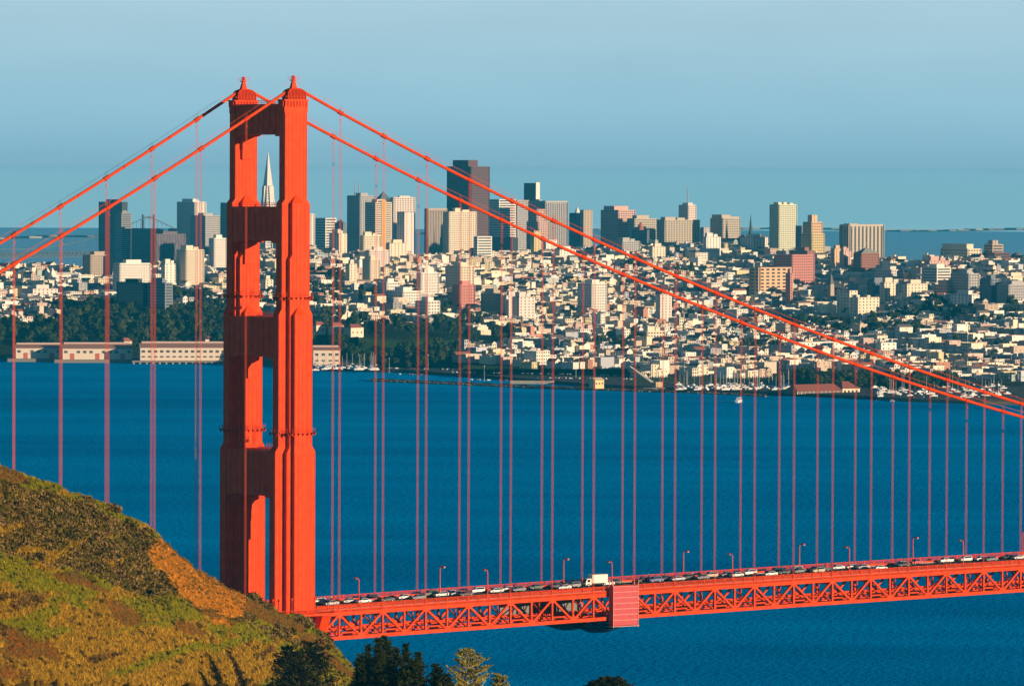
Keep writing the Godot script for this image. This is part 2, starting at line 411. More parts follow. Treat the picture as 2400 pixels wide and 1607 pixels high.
func build_bridge() -> void:
	var br := thing("suspension_bridge", "red-orange suspension bridge with a tall stepped tower, cables and trussed roadway", "bridge")
	# --- tower
	var tw := part("tower", br)
	for zc in [13.7, -13.7]:
		var leg := put(leg_shape(zc), "leg", M.orange, tw)
		leg.set_meta("label", "stepped steel tower leg with sloped setbacks")
		put(seam_shape(zc), "plate_seam", M.seam, tw)
		put(housing_shape(zc), "saddle_housing", M.seam, tw)  # darker than the ribs: the shade in their gaps is painted into this colour
		put(rib_shape(zc), "housing_ribs", M.orange, tw)
		put(beacon_shape(zc), "beacon", M.orange, tw)
		for w in [[166.0, 4.85, 3.1, 1.6], [126.6, 5.85, 3.1, 1.6]]:
			var b := MB.new()
			var l: float = w[1]
			var o := 4.5
			ring_walk(b, w[0], [Vector2(TX - l, zc + 1.6), Vector2(TX - 3.0, zc + 1.6), Vector2(TX - 3.0, zc + (o if w[0] < 160 else 3.1)), Vector2(TX + 3.0, zc + (o if w[0] < 160 else 3.1)), Vector2(TX + 3.0, zc + 1.6), Vector2(TX + l, zc + 1.6), Vector2(TX + l, zc - 1.6), Vector2(TX + 3.0, zc - 1.6), Vector2(TX + 3.0, zc - (o if w[0] < 160 else 3.1)), Vector2(TX - 3.0, zc - (o if w[0] < 160 else 3.1)), Vector2(TX - 3.0, zc - 1.6), Vector2(TX - l, zc - 1.6)], 0.75)
			put(b, "walkway", M.orange, tw)
	for s in [[213.15, 222.0, 3.6, [2.5, 4.2, 7.2]], [182.1, 192.1, 4.6, [2.4, 4.0, 6.9]], [148.5, 160.0, 5.6, [2.4, 3.9, 6.8]], [108.1, 121.2, 6.7, [2.7, 4.9, 8.1, 13.8]]]:
		var b := MB.new()
		b.span(TX - s[2], TX + s[2], s[0], s[1], -12.1, 12.1)
		for e in [-1.0, 1.0]:
			b.span(TX - s[2] + 0.15, TX + s[2] - 0.15, s[0] - 0.55, s[0] + 0.2, e * 9.3, e * 12.1)
			b.span(TX + e * s[2], TX + e * (s[2] + 0.25), s[1] - 0.9, s[1], -12.0, 12.0)
			for k in 7: b.span(TX + e * s[2], TX + e * (s[2] + 0.18), s[0] + 0.8, s[1] - 1.2, -9.6 + k * 3.2 - 0.2, -9.6 + k * 3.2 + 0.2)
		put(b, "cross_strut", M.orange, tw)
		var face := 1.55 if s[0] > 200 else 3.05 if s[0] > 180 else 4.45
		put(corbel(s[0], -13.7, 1.0, s[3], face), "corbel", M.orange, tw); put(corbel(s[0], 13.7, -1.0, s[3], face), "corbel", M.orange, tw)
		for e in [-1.0, 1.0]:
			var r := MB.new()
			for h in [0.55, 1.1]: r.beam(Vector3(TX + e * (s[2] - 0.3), s[1] + h, -10.5), Vector3(TX + e * (s[2] - 0.3), s[1] + h, 10.5), 0.07, 0.07, Vector3(1, 0, 0))
			for k in 15: r.beam(Vector3(TX + e * (s[2] - 0.3), s[1], -10.5 + k * 1.5), Vector3(TX + e * (s[2] - 0.3), s[1] + 1.1, -10.5 + k * 1.5), 0.06, 0.06)
			put(r, "strut_railing", M.orange, tw)
	for y in [[122.0, 126.8], [161.0, 166.4]]:
		var lad := MB.new()
		for s in [-0.3, 0.3]: lad.beam(Vector3(TX + 1.2 + s, y[0], -11.2 if y[0] > 150 else -9.0), Vector3(TX + 1.2 + s, y[1] + 1.4, -10.2 if y[0] > 150 else -8.8), 0.08, 0.08)
		for k in 12: lad.beam(Vector3(TX + 0.9, lerpf(y[0], y[1], k / 11.0), -10.9 if y[0] > 150 else -8.9), Vector3(TX + 1.5, lerpf(y[0], y[1], k / 11.0), -10.9 if y[0] > 150 else -8.9), 0.06, 0.06)
		put(lad, "ladder", M.seam, tw)
	var pr := MB.new()
	pr.frustum(TX, 0.0, -3.0, 9.0, 34.0, 58.0, 28.0, 52.0)
	put(pr, "pier", M.concrete, tw)
	var dr := MB.new()
	dr.span(TX + 1.6, TX + 2.6, 74.0, 76.4, -12.2, -9.15)
	put(dr, "doorway", M.dark_metal, tw)
	# --- cables, bands, hangers
	for side in [1.0, -1.0]:
		var z: float = 13.7 * side
		var mc := part("main_cable", br)
		var pts := []
		for i in range(-68, 212): pts.append(Vector3(i * 2.0, cable_y(i * 2.0), z))
		var b := MB.new()
		b.tube(pts, [0.47], 12)
		put(b, "cable", M.orange, mc)
		b = MB.new()
		for s in [-0.42, 0.42]:
			for seg in [[-34, -1], [2, 106]]:
				var hp := []
				for i in range(seg[0], seg[1]): hp.append(Vector3(i * 4.0, cable_y(i * 4.0) + 1.65, z + s))
				b.tube(hp, [0.022], 5, false)
		put(b, "hand_rope", M.rope, mc)
		var st := []
		for k in range(1, 23): st.append(15.24 * k)
		for k in 7: st.append(-17.1 - 15.32 * k)
		for x in st:
			b = MB.new()
			var sl := (cable_y(x + 1.0) - cable_y(x - 1.0)) / 2.0
			var d := Vector3(1, sl, 0).normalized()
			var o := Vector3(x, cable_y(x), z)
			b.tube([o - d * 0.75, o + d * 0.75], [0.6], 12)
			for e in [-0.72, -0.25, 0.25, 0.72]: b.tube([o + d * (e - 0.07), o + d * (e + 0.07)], [0.68], 12)
			for s in [-0.55, 0.55]:
				b.beam(o + Vector3(0, 0.3, s * 0.8), o + Vector3(0, 1.7, s * 0.8), 0.05, 0.05)
			put(b, "cable_band", M.orange, mc)
			b = MB.new()
			var low: float = yb(x) + 7.9
			for sx in [-0.2, 0.2]:
				for sz in [-0.2, 0.2]:
					b.tube([Vector3(x + sx, low, z + sz), Vector3(x + sx, cable_y(x) - 0.3, z + sz)], [0.027], 6, false)
			for h in [cable_y(x) - 2.2]: b.box(Vector3(x, h, z), Vector3(0.52, 0.18, 0.52))
			b.box(Vector3(x, low + 0.9, z), Vector3(0.6, 0.5, 0.6))
			put(b, "suspender_rope", M.rope, mc)
	# --- deck
	for side in [1.0, -1.0]:
		truss_members(side, part("stiffening_truss", br), true)
	var x0 := -122.0
	var x1 := 350.0
	var road := MB.new()
	var walk := MB.new()
	var fas := MB.new()
	var lines := MB.new()
	var i := x0
	while i < x1:
		var j := i + 7.62
		var a := yb(i)
		var e := yb(j)
		var sl: Callable = func(b: MB, za: float, zb: float, ya: float, yt: float) -> void:
			b.hexa([Vector3(i, a + ya, zb), Vector3(j, e + ya, zb), Vector3(j, e + ya, za), Vector3(i, a + ya, za)], [Vector3(i, a + yt, zb), Vector3(j, e + yt, zb), Vector3(j, e + yt, za), Vector3(i, a + yt, za)])
		sl.call(road, -9.6, 9.6, 8.45, 8.75)
		for s in [-1.0, 1.0]:
			sl.call(walk, minf(s * 9.6, s * 13.4), maxf(s * 9.6, s * 13.4), 8.6, 9.0)
			sl.call(fas, minf(s * 13.42, s * 14.3), maxf(s * 13.42, s * 14.3), 8.35, 8.5)
			sl.call(fas, minf(s * 13.9, s * 14.15), maxf(s * 13.9, s * 14.15), 8.62, 8.98)
			sl.call(fas, minf(s * 9.62, s * 9.8), maxf(s * 9.62, s * 9.8), 9.0, 9.55)
		for z in [-6.3, -3.15, 0.0, 3.15, 6.3]:
			lines.hexa([Vector3(i, a + 8.752, z + 0.07), Vector3(i + 3.2, a + (e - a) * 0.42 + 8.752, z + 0.07), Vector3(i + 3.2, a + (e - a) * 0.42 + 8.752, z - 0.07), Vector3(i, a + 8.752, z - 0.07)], [Vector3(i, a + 8.758, z + 0.07), Vector3(i + 3.2, a + (e - a) * 0.42 + 8.758, z + 0.07), Vector3(i + 3.2, a + (e - a) * 0.42 + 8.758, z - 0.07), Vector3(i, a + 8.758, z - 0.07)])
		i = j
	put(road, "roadway", M.asphalt, br); put(lines, "lane_marking", M.line, br)
	put(walk, "sidewalk", M.concrete, br); put(fas, "deck_fascia", M.orange, br)
	# floor beams and lateral bracing
	var fb := part("floor_system", br)
	for k in range(-8, 23):
		var x := k * 15.24
		var b := MB.new()
		b.span(x - 0.25, x + 0.25, yb(x) + 6.2, yb(x) + 8.3, -13.3, 13.3)
		put(b, "floor_beam", M.orange, fb)
		b = MB.new()
		b.beam(Vector3(x, yb(x) + 0.6, -13.4), Vector3(x, yb(x) + 0.6, 13.4), 0.5, 0.6, Vector3(1, 0, 0))
		b.beam(Vector3(x + 7.62, yb(x) + 0.6, -13.4), Vector3(x + 7.62, yb(x) + 0.6, 13.4), 0.4, 0.5, Vector3(1, 0, 0))
		put(b, "bottom_strut", M.orange, fb)
		b = MB.new()
		for s in [-1.0, 1.0]:
			b.beam(Vector3(x, yb(x) + 0.7, s * 13.3), Vector3(x + 7.62, yb(x) + 0.7, 0), 0.55, 0.55, Vector3(0, 1, 0))
			b.beam(Vector3(x + 7.62, yb(x) + 0.7, 0), Vector3(x + 15.24, yb(x) + 0.75, s * 13.3), 0.55, 0.55, Vector3(0, 1, 0))
			b.beam(Vector3(x, yb(x) + 1.1, s * 4.4), Vector3(x + 15.24, yb(x) + 1.2, s * 4.4), 0.45, 0.4, Vector3(0, 1, 0))
			b.beam(Vector3(x, yb(x) + 1.1, s * 9.0), Vector3(x + 15.24, yb(x) + 1.2, s * 9.0), 0.35, 0.4, Vector3(0, 1, 0))
		put(b, "lateral_brace", M.orange, fb)
		b = MB.new()
		for s in [-1.0, 1.0]:
			b.beam(Vector3(x, yb(x) + 6.4, s * 2.0), Vector3(x, yb(x) + 0.9, s * 12.9), 0.32, 0.32, Vector3(1, 0, 0))
			b.beam(Vector3(x, yb(x) + 6.4, s * 7.0), Vector3(x, yb(x) + 0.9, s * 7.0), 0.24, 0.24, Vector3(1, 0, 0))
		put(b, "cross_frame", M.orange, fb)
	var strg := MB.new()
	for z in [-7.5, -4.5, -1.5, 1.5, 4.5, 7.5]:
		for k in range(-16, 46):
			var xa := k * 7.62
			strg.beam(Vector3(xa, yb(xa) + 8.1, z), Vector3(xa + 7.62, yb(xa + 7.62) + 8.1, z), 0.3, 0.7)
	put(strg, "stringer", M.orange, fb)
	# railings
	for side in [1.0, -1.0]:
		var rl := part("railing", br)
		var z: float = 13.62 * side
		for k in range(-30, 90):
			var xa := k * 3.81
			if absf(xa + 1.9 - TX) < 9.5: continue
			put(rail_panel(xa, xa + 3.81, z, side), "railing_panel", M.orange, rl)
			var b := MB.new()
			b.span(xa - 0.11, xa + 0.11, yb(xa) + 8.5, yb(xa) + 10.4, z - 0.12, z + 0.12)
			put(b, "railing_post", M.orange, rl)
	# the walk that bends round the outside of each tower leg
	for side in [1.0, -1.0]:
		var rl := part("tower_bypass", br)
		var y := yb(0) + 8.5
		var path := [Vector3(TX - 14.0, y, side * 13.6), Vector3(TX - 10.5, y, side * 20.0), Vector3(TX + 10.5, y, side * 20.0), Vector3(TX + 14.5, y, side * 13.6)]
		var b := MB.new()
		b.hexa([Vector3(TX - 14, y - 0.3, side * 13.4), Vector3(TX - 10.5, y - 0.3, side * 20.2), Vector3(TX + 10.5, y - 0.3, side * 20.2), Vector3(TX + 14.5, y - 0.3, side * 13.4)], [Vector3(TX - 14, y + 0.3, side * 13.4), Vector3(TX - 10.5, y + 0.3, side * 20.2), Vector3(TX + 10.5, y + 0.3, side * 20.2), Vector3(TX + 14.5, y + 0.3, side * 13.4)])
		put(b, "platform", M.orange, rl)
		for s in 3:
			b = MB.new()
			var k := 10 if s != 1 else 40
			for h in [0.35, 1.5]: b.beam(path[s] + Vector3(0, h, 0), path[s + 1] + Vector3(0, h, 0), 0.12, 0.12)
			for q in k + 1:
				var p: Vector3 = path[s].lerp(path[s + 1], float(q) / k)
				b.beam(p + Vector3(0, 0.3, 0), p + Vector3(0, 1.5, 0), 0.16, 0.06)
			put(b, "railing_panel", M.orange, rl)
		for px in [-10.5, -4.0, 4.0, 10.5]:
			b = MB.new()
			b.tube([Vector3(TX + px, y, side * 20.0), Vector3(TX + px, y + 4.6, side * 20.0)], [0.13, 0.1], 8)
			b.tube([Vector3(TX + px, y + 4.55, side * 20.0), Vector3(TX + px, y + 4.75, side * 20.0), Vector3(TX + px, y + 5.1, side * 20.0), Vector3(TX + px, y + 5.3, side * 20.0)], [0.12, 0.3, 0.3, 0.1], 8)
			put(b, "light_post", M.orange, rl)
		b = MB.new()
		for px in [-8.5, 8.5]:
			b.hexa([Vector3(TX + px - 1.2, y - 9, side * 14.0 + 0.8), Vector3(TX + px + 1.2, y - 9, side * 14.0 + 0.8), Vector3(TX + px + 1.2, y - 9, side * 14.0 - 0.8), Vector3(TX + px - 1.2, y - 9, side * 14.0 - 0.8)], [Vector3(TX + px - 1.6, y - 0.3, side * 16.5 + 3), Vector3(TX + px + 1.6, y - 0.3, side * 16.5 + 3), Vector3(TX + px + 1.6, y - 0.3, side * 16.5 - 3), Vector3(TX + px - 1.6, y - 0.3, side * 16.5 - 3)])
		put(b, "platform_bracket", M.orange, rl)

func smooth_grid(rows: Array, called: String, m: Material, cols := []) -> MeshInstance3D:   # rows of points, equal length, to one smooth sheet
	var h := rows.size()
	var w: int = rows[0].size()
	var v := PackedVector3Array()
	var n := PackedVector3Array()
	var c := PackedColorArray()
	var idx := PackedInt32Array()
	for j in h:
		for i in w:
			v.append(rows[j][i])
			var du: Vector3 = rows[j][mini(i + 1, w - 1)] - rows[j][maxi(i - 1, 0)]
			var dv: Vector3 = rows[mini(j + 1, h - 1)][i] - rows[maxi(j - 1, 0)][i]
			var k := du.cross(dv).normalized()
			n.append(k if k.y >= 0 else -k)
			if cols: c.append(cols[j][i])
	for j in h - 1:
		for i in w - 1:
			var a := j * w + i
			idx.append_array(PackedInt32Array([a, a + w, a + 1, a + 1, a + w, a + w + 1]))
	var arr := []
	arr.resize(Mesh.ARRAY_MAX)
	arr[Mesh.ARRAY_VERTEX] = v; arr[Mesh.ARRAY_NORMAL] = n; arr[Mesh.ARRAY_INDEX] = idx
	if cols: arr[Mesh.ARRAY_COLOR] = c
	var am := ArrayMesh.new()
	am.add_surface_from_arrays(Mesh.PRIMITIVE_TRIANGLES, arr)
	var o := MeshInstance3D.new()
	o.mesh = am; o.name = called; o.material_override = m
	o.set_meta("kind", "structure")
	add_child(o)
	return o

const S1W := Vector3(0.9, 0, -0.44)
func build_water() -> void:
	var m := mat("water", Color(1, 1, 1), 0.5, 0.0, true)
	var f := FastNoiseLite.new()
	f.seed = 21; f.frequency = 0.03; f.fractal_octaves = 5; f.fractal_gain = 0.68; f.fractal_lacunarity = 2.1
	var im := f.get_seamless_image(1024, 1024)
	im.convert(Image.FORMAT_RGBA8)
	im.bump_map_to_normal_map(5.0)
	im.generate_mipmaps()
	m.normal_enabled = true; m.normal_texture = ImageTexture.create_from_image(im); m.normal_scale = 1.6
	m.uv1_triplanar = true; m.uv1_world_triplanar = true; m.uv1_scale = Vector3(1.0 / 190.0, 1.0, 1.0 / 125.0)
	var ahead := Vector3(fwd.x, 0, fwd.z).normalized()
	var over := Vector3(-ahead.z, 0, ahead.x)
	var o0 := Vector3(EYE.x, 0, EYE.z)
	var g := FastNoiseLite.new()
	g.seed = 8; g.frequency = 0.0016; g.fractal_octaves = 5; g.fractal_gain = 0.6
	var rows := []
	var cols := []
	for j in 150:      # wind lanes painted into the water colour as long lighter and darker drifts
		var d := -900.0 + 3000.0 * j / 20.0 if j < 20 else 2100.0 + 4200.0 * (j - 20) / 105.0 if j < 125 else 6300.0 + 3200.0 * (j - 125) / 24.0
		var row := []
		var col := []
		for i in 90:
			var p := o0 + ahead * d + over * ((i / 89.0 - 0.5) * (3600.0 + maxf(d, 0.0) * 0.22))
			row.append(p)
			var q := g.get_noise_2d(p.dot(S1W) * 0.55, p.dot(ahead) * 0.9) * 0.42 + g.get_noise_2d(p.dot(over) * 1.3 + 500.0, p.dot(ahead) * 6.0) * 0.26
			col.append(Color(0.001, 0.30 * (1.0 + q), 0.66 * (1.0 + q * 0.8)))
		rows.append(row); cols.append(col)
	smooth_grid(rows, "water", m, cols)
	# the sheltered bay behind the city lies calm and mirrors the low sky
	var calm := mat("calm_water", Color(0.0, 0.17, 0.36), 0.22, 0.5)
	calm.normal_enabled = true; calm.normal_texture = m.normal_texture; calm.normal_scale = 0.12
	calm.uv1_triplanar = true; calm.uv1_world_triplanar = true; calm.uv1_scale = Vector3(1.0 / 260.0, 1.0, 1.0 / 260.0)
	var b := MB.new()
	b.quad(o0 + ahead * 9500 - over * 2900, o0 + ahead * 9500 + over * 2900, o0 + ahead * 21300 + over * 4200, o0 + ahead * 21300 - over * 4200)
	put(b, "bay_water", calm, self, "structure")

func build_far_shore() -> void:
	var f := FastNoiseLite.new()
	f.seed = 5; f.frequency = 0.00022; f.fractal_octaves = 5
	var rows := []
	var ds := [0.0, 30.0, 250.0, 420.0, 440.0]
	var hs := [-2.0, 0.6, 1.2, 1.2, -2.0]
	for k in ds.size():
		var row := []
		for i in 150:
			var u := -900.0 + i * 28.0
			var d0: float = lerpf(17300.0, 21600.0, clampf((u - 100.0) / 1500.0, 0, 1)) + 500.0 * sin(u * 0.011) + ds[k]
			var p := on_y(u, 500.0, 0.0)
			var dir := Vector3(ray(u, 500.0).x, 0, ray(u, 500.0).z)
			p = Vector3(EYE.x, 0, EYE.z) + dir * d0
			p.y = hs[k] * (1.0 + 0.75 * f.get_noise_2d(p.x, p.z)) if k > 1 and k < 4 else hs[k]
			row.append(p)
		rows.append(row)
	smooth_grid(rows, "far_shore", mat("far_land", Color(0.13, 0.12, 0.08), 1.0, 0.1))
	var b := MB.new()
	rng.seed = 11
	for i in 110:
		var u := rng.randf_range(-20, 2420)
		var d0: float = lerpf(17300.0, 21600.0, clampf((u - 100.0) / 1500.0, 0, 1)) + 500.0 * sin(u * 0.011) + pow(rng.randf(), 2.2) * 350.0 + 40.0
		var p := Vector3(EYE.x, 5, EYE.z) + Vector3(ray(u, 500).x, 0, ray(u, 500).z) * d0
		b.col = Color(0.5, 0.46, 0.40) * rng.randf_range(0.3, 1.0)
		b.box(p + Vector3(0, -2, 0), Vector3(rng.randf_range(15, 60), rng.randf_range(2, 6), rng.randf_range(15, 90)))
	var o := put(b, "far_shore_buildings", M.vc, self, "stuff")
	tag(o, "pale buildings scattered along the hazy far shore of the bay", "buildings", "", "stuff")
	# the other bridge across the bay
	var br := thing("distant_bridge", "hazy grey suspension bridge far across the bay behind the city", "bridge")
	var steel := mat("grey_steel", Color(0.10, 0.13, 0.15), 0.7)
	var dk := MB.new()
	var ca := MB.new()
	var hg := MB.new()
	var g := func(u: float) -> Vector3: return at_depth(u, 0, lerpf(10300.0, 11000.0, (u + 100.0) / 700.0))
	var prev := Vector3.ZERO
	for k in 61:
		var u := -120.0 + k * 10.0
		var p: Vector3 = g.call(u)
		p.y = 50.0
		if k:
			for h in [-5.0, 5.0]: dk.beam(prev + Vector3(0, h, 0), p + Vector3(0, h, 0), 20.0, 1.3)
			dk.beam(prev + Vector3(0, -5.0, 0), p + Vector3(0, 5.0, 0), 1.4, 1.4); dk.beam(prev + Vector3(0, 5.0, 0), p + Vector3(0, -5.0, 0), 1.4, 1.4)
			dk.beam(p + Vector3(0, -5, 0), p + Vector3(0, 5, 0), 1.4, 1.4)
			var cy := func(x: float) -> float: return 61.0 + 62.0 * pow(clampf(absf(x - 40.0) / 308.0, 0, 1), 2) if x < 348.0 else 123.0 - (x - 348.0) * 0.4
			var c0 := prev
			var c1 := p
			c0.y = cy.call(u - 10.0); c1.y = cy.call(u)
			ca.beam(c0, c1, 1.6, 1.6)
			hg.beam(p + Vector3(0, 5, 0), c1, 0.55, 0.55)
		prev = p
	put(dk, "deck_truss", steel, br); put(ca, "main_cable", steel, br); put(hg, "suspender_ropes", steel, br, "stuff")
	var t := MB.new()
	var tp: Vector3 = g.call(348.0)
	var side := Vector3(1, 0, 0.3).normalized()
	for s in [-11.0, 11.0]: t.tube([tp * Vector3(1, 0, 1) + side * s + Vector3(0, -2, 0), tp * Vector3(1, 0, 1) + side * s + Vector3(0, 126, 0)], [3.2, 2.2], 6)
	for h in [70.0, 95.0, 120.0]: t.beam(tp * Vector3(1, 0, 1) - side * 11.0 + Vector3(0, h, 0), tp * Vector3(1, 0, 1) + side * 11.0 + Vector3(0, h, 0), 3.0, 3.0)
	put(t, "tower", steel, br)

# ------------------------------------------------------------------ headland in the foreground
const HC := [[-260.0, 1080.0, 1607.0, 1135.0, 1262.0, 1163.0, 1255.0, 1215.0, 960.0], [0.0, 1100.0, 1607.0, 1160.0, 1310.0, 1190.0, 1305.0, 1250.0, 1085.0], [140.0, 1130.0, 1607.0, 1185.0, 1345.0, 1215.0, 1340.0, 1270.0, 1156.0],
	[250.0, 1160.0, 1607.0, 1205.0, 1375.0, 1232.0, 1370.0, 1285.0, 1200.0], [365.0, 1195.0, 1607.0, 1240.0, 1405.0, 1262.0, 1400.0, 1305.0, 1252.0], [430.0, 1220.0, 1607.0, 1260.0, 1421.0, 1279.0, 1417.0, 1317.0, 1302.0], [470.0, 1235.0, 1607.0, 1275.0, 1432.0, 1293.0, 1428.0, 1325.0, 1338.0],
	[560.0, 1270.0, 1607.0, 1305.0, 1465.0, 1320.0, 1461.0, 1350.0, 1392.0], [620.0, 1305.0, 1607.0, 1335.0, 1492.0, 1348.0, 1488.0, 1370.0, 1422.0], [700.0, 1350.0, 1607.0, 1375.0, 1528.0, 1385.0, 1524.0, 1405.0, 1455.0],
	[740.0, 1385.0, 1607.0, 1400.0, 1547.0, 1407.0, 1543.0, 1425.0, 1482.0], [800.0, 1415.0, 1625.0, 1425.0, 1592.0, 1430.0, 1588.0, 1445.0, 1542.0], [865.0, 1425.0, 1690.0, 1440.0, 1652.0, 1447.0, 1648.0, 1460.0, 1606.0],
	[1000.0, 1440.0, 1790.0, 1450.0, 1765.0, 1458.0, 1760.0, 1470.0, 1735.0], [1900.0, 1400.0, 1900.0, 1410.0, 1890.0, 1420.0, 1880.0, 1430.0, 1860.0]]
var hn: FastNoiseLite

func head_knots(u: float) -> Array:
	var k := 0
	while k < HC.size() - 2 and u > HC[k + 1][0]: k += 1
	var t := clampf((u - HC[k][0]) / (HC[k + 1][0] - HC[k][0]), -0.5, 1.0)
	var q := []
	for i in range(1, 9): q.append(lerpf(HC[k][i], HC[k + 1][i], t))
	var low := func(d: float, y: float) -> float: return pix(Vector3(EYE.x, 0, EYE.z) + Vector3(ray(u, 900).x, 0, ray(u, 900).z) * d + Vector3(0, y, 0)).y
	var ry: float = at_depth(u, q[7], q[6]).y
	return [[720.0, 1960.0], [860.0, 1850.0], [900.0, 1700.0], [1000.0, 1735.0], [q[0], q[1]], [q[2], q[3]], [q[4], q[5]], [q[6], q[7]], [q[6] + 14.0, low.call(q[6] + 14.0, ry - 3.0)], [q[6] + 60.0, low.call(q[6] + 60.0, maxf(ry - 34.0, 4.0))], [q[6] + 190.0, low.call(q[6] + 190.0, -4.0)]]
func head_at(u: float, t: float) -> Vector3:      # t runs over the knots
	var q := head_knots(u)
	var k := clampi(int(t), 0, q.size() - 2)
	var f := t - k
	var p := at_depth(u, lerpf(q[k][1], q[k + 1][1], f), lerpf(q[k][0], q[k + 1][0], f))
	var bulge := 1.0 if k >= 4 and k <= 8 else 0.5
	p.y += bulge * (hn.get_noise_2d(p.x, p.z) * 2.2 + hn.get_noise_2d(p.x * 4.0 + 300, p.z * 4.0) * 0.9 + hn.get_noise_2d(p.x * 14.0, p.z * 14.0) * 0.8)
	if k == 6: p.y += sin(f * PI) * 1.5
	if k == 4: p.y += sin(f * PI) * 1.2
	return p
func inside(u: float, v: float, poly: Array) -> bool:
	return Geometry2D.is_point_in_polygon(Vector2(u, v), PackedVector2Array(poly))
const ROCK := [Vector2(368, 1240), Vector2(430, 1290), Vector2(480, 1330), Vector2(530, 1366), Vector2(600, 1400), Vector2(560, 1440), Vector2(534, 1468), Vector2(470, 1445), Vector2(425, 1400), Vector2(395, 1360), Vector2(340, 1300), Vector2(350, 1270)]
const ROCK2 := [Vector2(655, 1490), Vector2(700, 1478), Vector2(745, 1490), Vector2(765, 1520), Vector2(830, 1580), Vector2(850, 1610), Vector2(790, 1570), Vector2(735, 1520), Vector2(690, 1505)]
const SOIL6 := [Vector2(560, 1398), Vector2(640, 1428), Vector2(705, 1462), Vector2(690, 1478), Vector2(630, 1462), Vector2(575, 1440)]
const SOIL1 := [Vector2(105, 1335), Vector2(180, 1342), Vector2(255, 1385), Vector2(190, 1378), Vector2(130, 1362)]
const SOIL2 := [Vector2(228, 1398), Vector2(285, 1410), Vector2(330, 1440), Vector2(300, 1470), Vector2(262, 1450)]
const SOIL3 := [Vector2(395, 1440), Vector2(440, 1460), Vector2(490, 1485), Vector2(450, 1495), Vector2(400, 1470)]
const SOIL4 := [Vector2(-40, 1082), Vector2(15, 1085), Vector2(55, 1120), Vector2(20, 1130), Vector2(-40, 1118)]
const SOIL5 := [Vector2(20, 1470), Vector2(110, 1500), Vector2(140, 1545), Vector2(60, 1540), Vector2(10, 1510)]
func cover_at(p: Vector3, t: float) -> int:       # what grows there: 0 scrub, 1 green grass, 2 dry grass, 3 bare soil, 4 rock, 5 dark brush
	var q := pix(p)
	var w := hn.get_noise_2d(p.dot(right) * 3.0, p.y * 5.0 + 90.0) * 30.0
	var a := q.x + w
	var b := q.y + w * 0.7
	if inside(a, b, ROCK): return 4
	for s in [SOIL1, SOIL2, SOIL3, SOIL4, SOIL5, SOIL6, ROCK2]:
		if inside(a, b, s): return 3
	var z := hn.get_noise_2d(p.dot(right) * 1.1 + 40.0, p.y * 5.0 + p.dot(right) * 0.6)
	if t > 5.5:
		if t > 6.85 and z > -0.1: return 1 if z < 0.3 else 2
		if a > 560 and z > 0.12: return 1
		return 0 if hn.get_noise_2d(p.dot(right) * 3.0, p.y * 6.0 + 9.0) > -0.33 else 2
	if b > 1405 + a * 0.9 + 60 and a < 170: return 5 if z > 0.1 else 2 if z > -0.25 else 3
	if t > 4.72: return 1 if z > -0.25 else 2
	if z > 0.22: return 1
	return 2 if z > -0.36 else 5

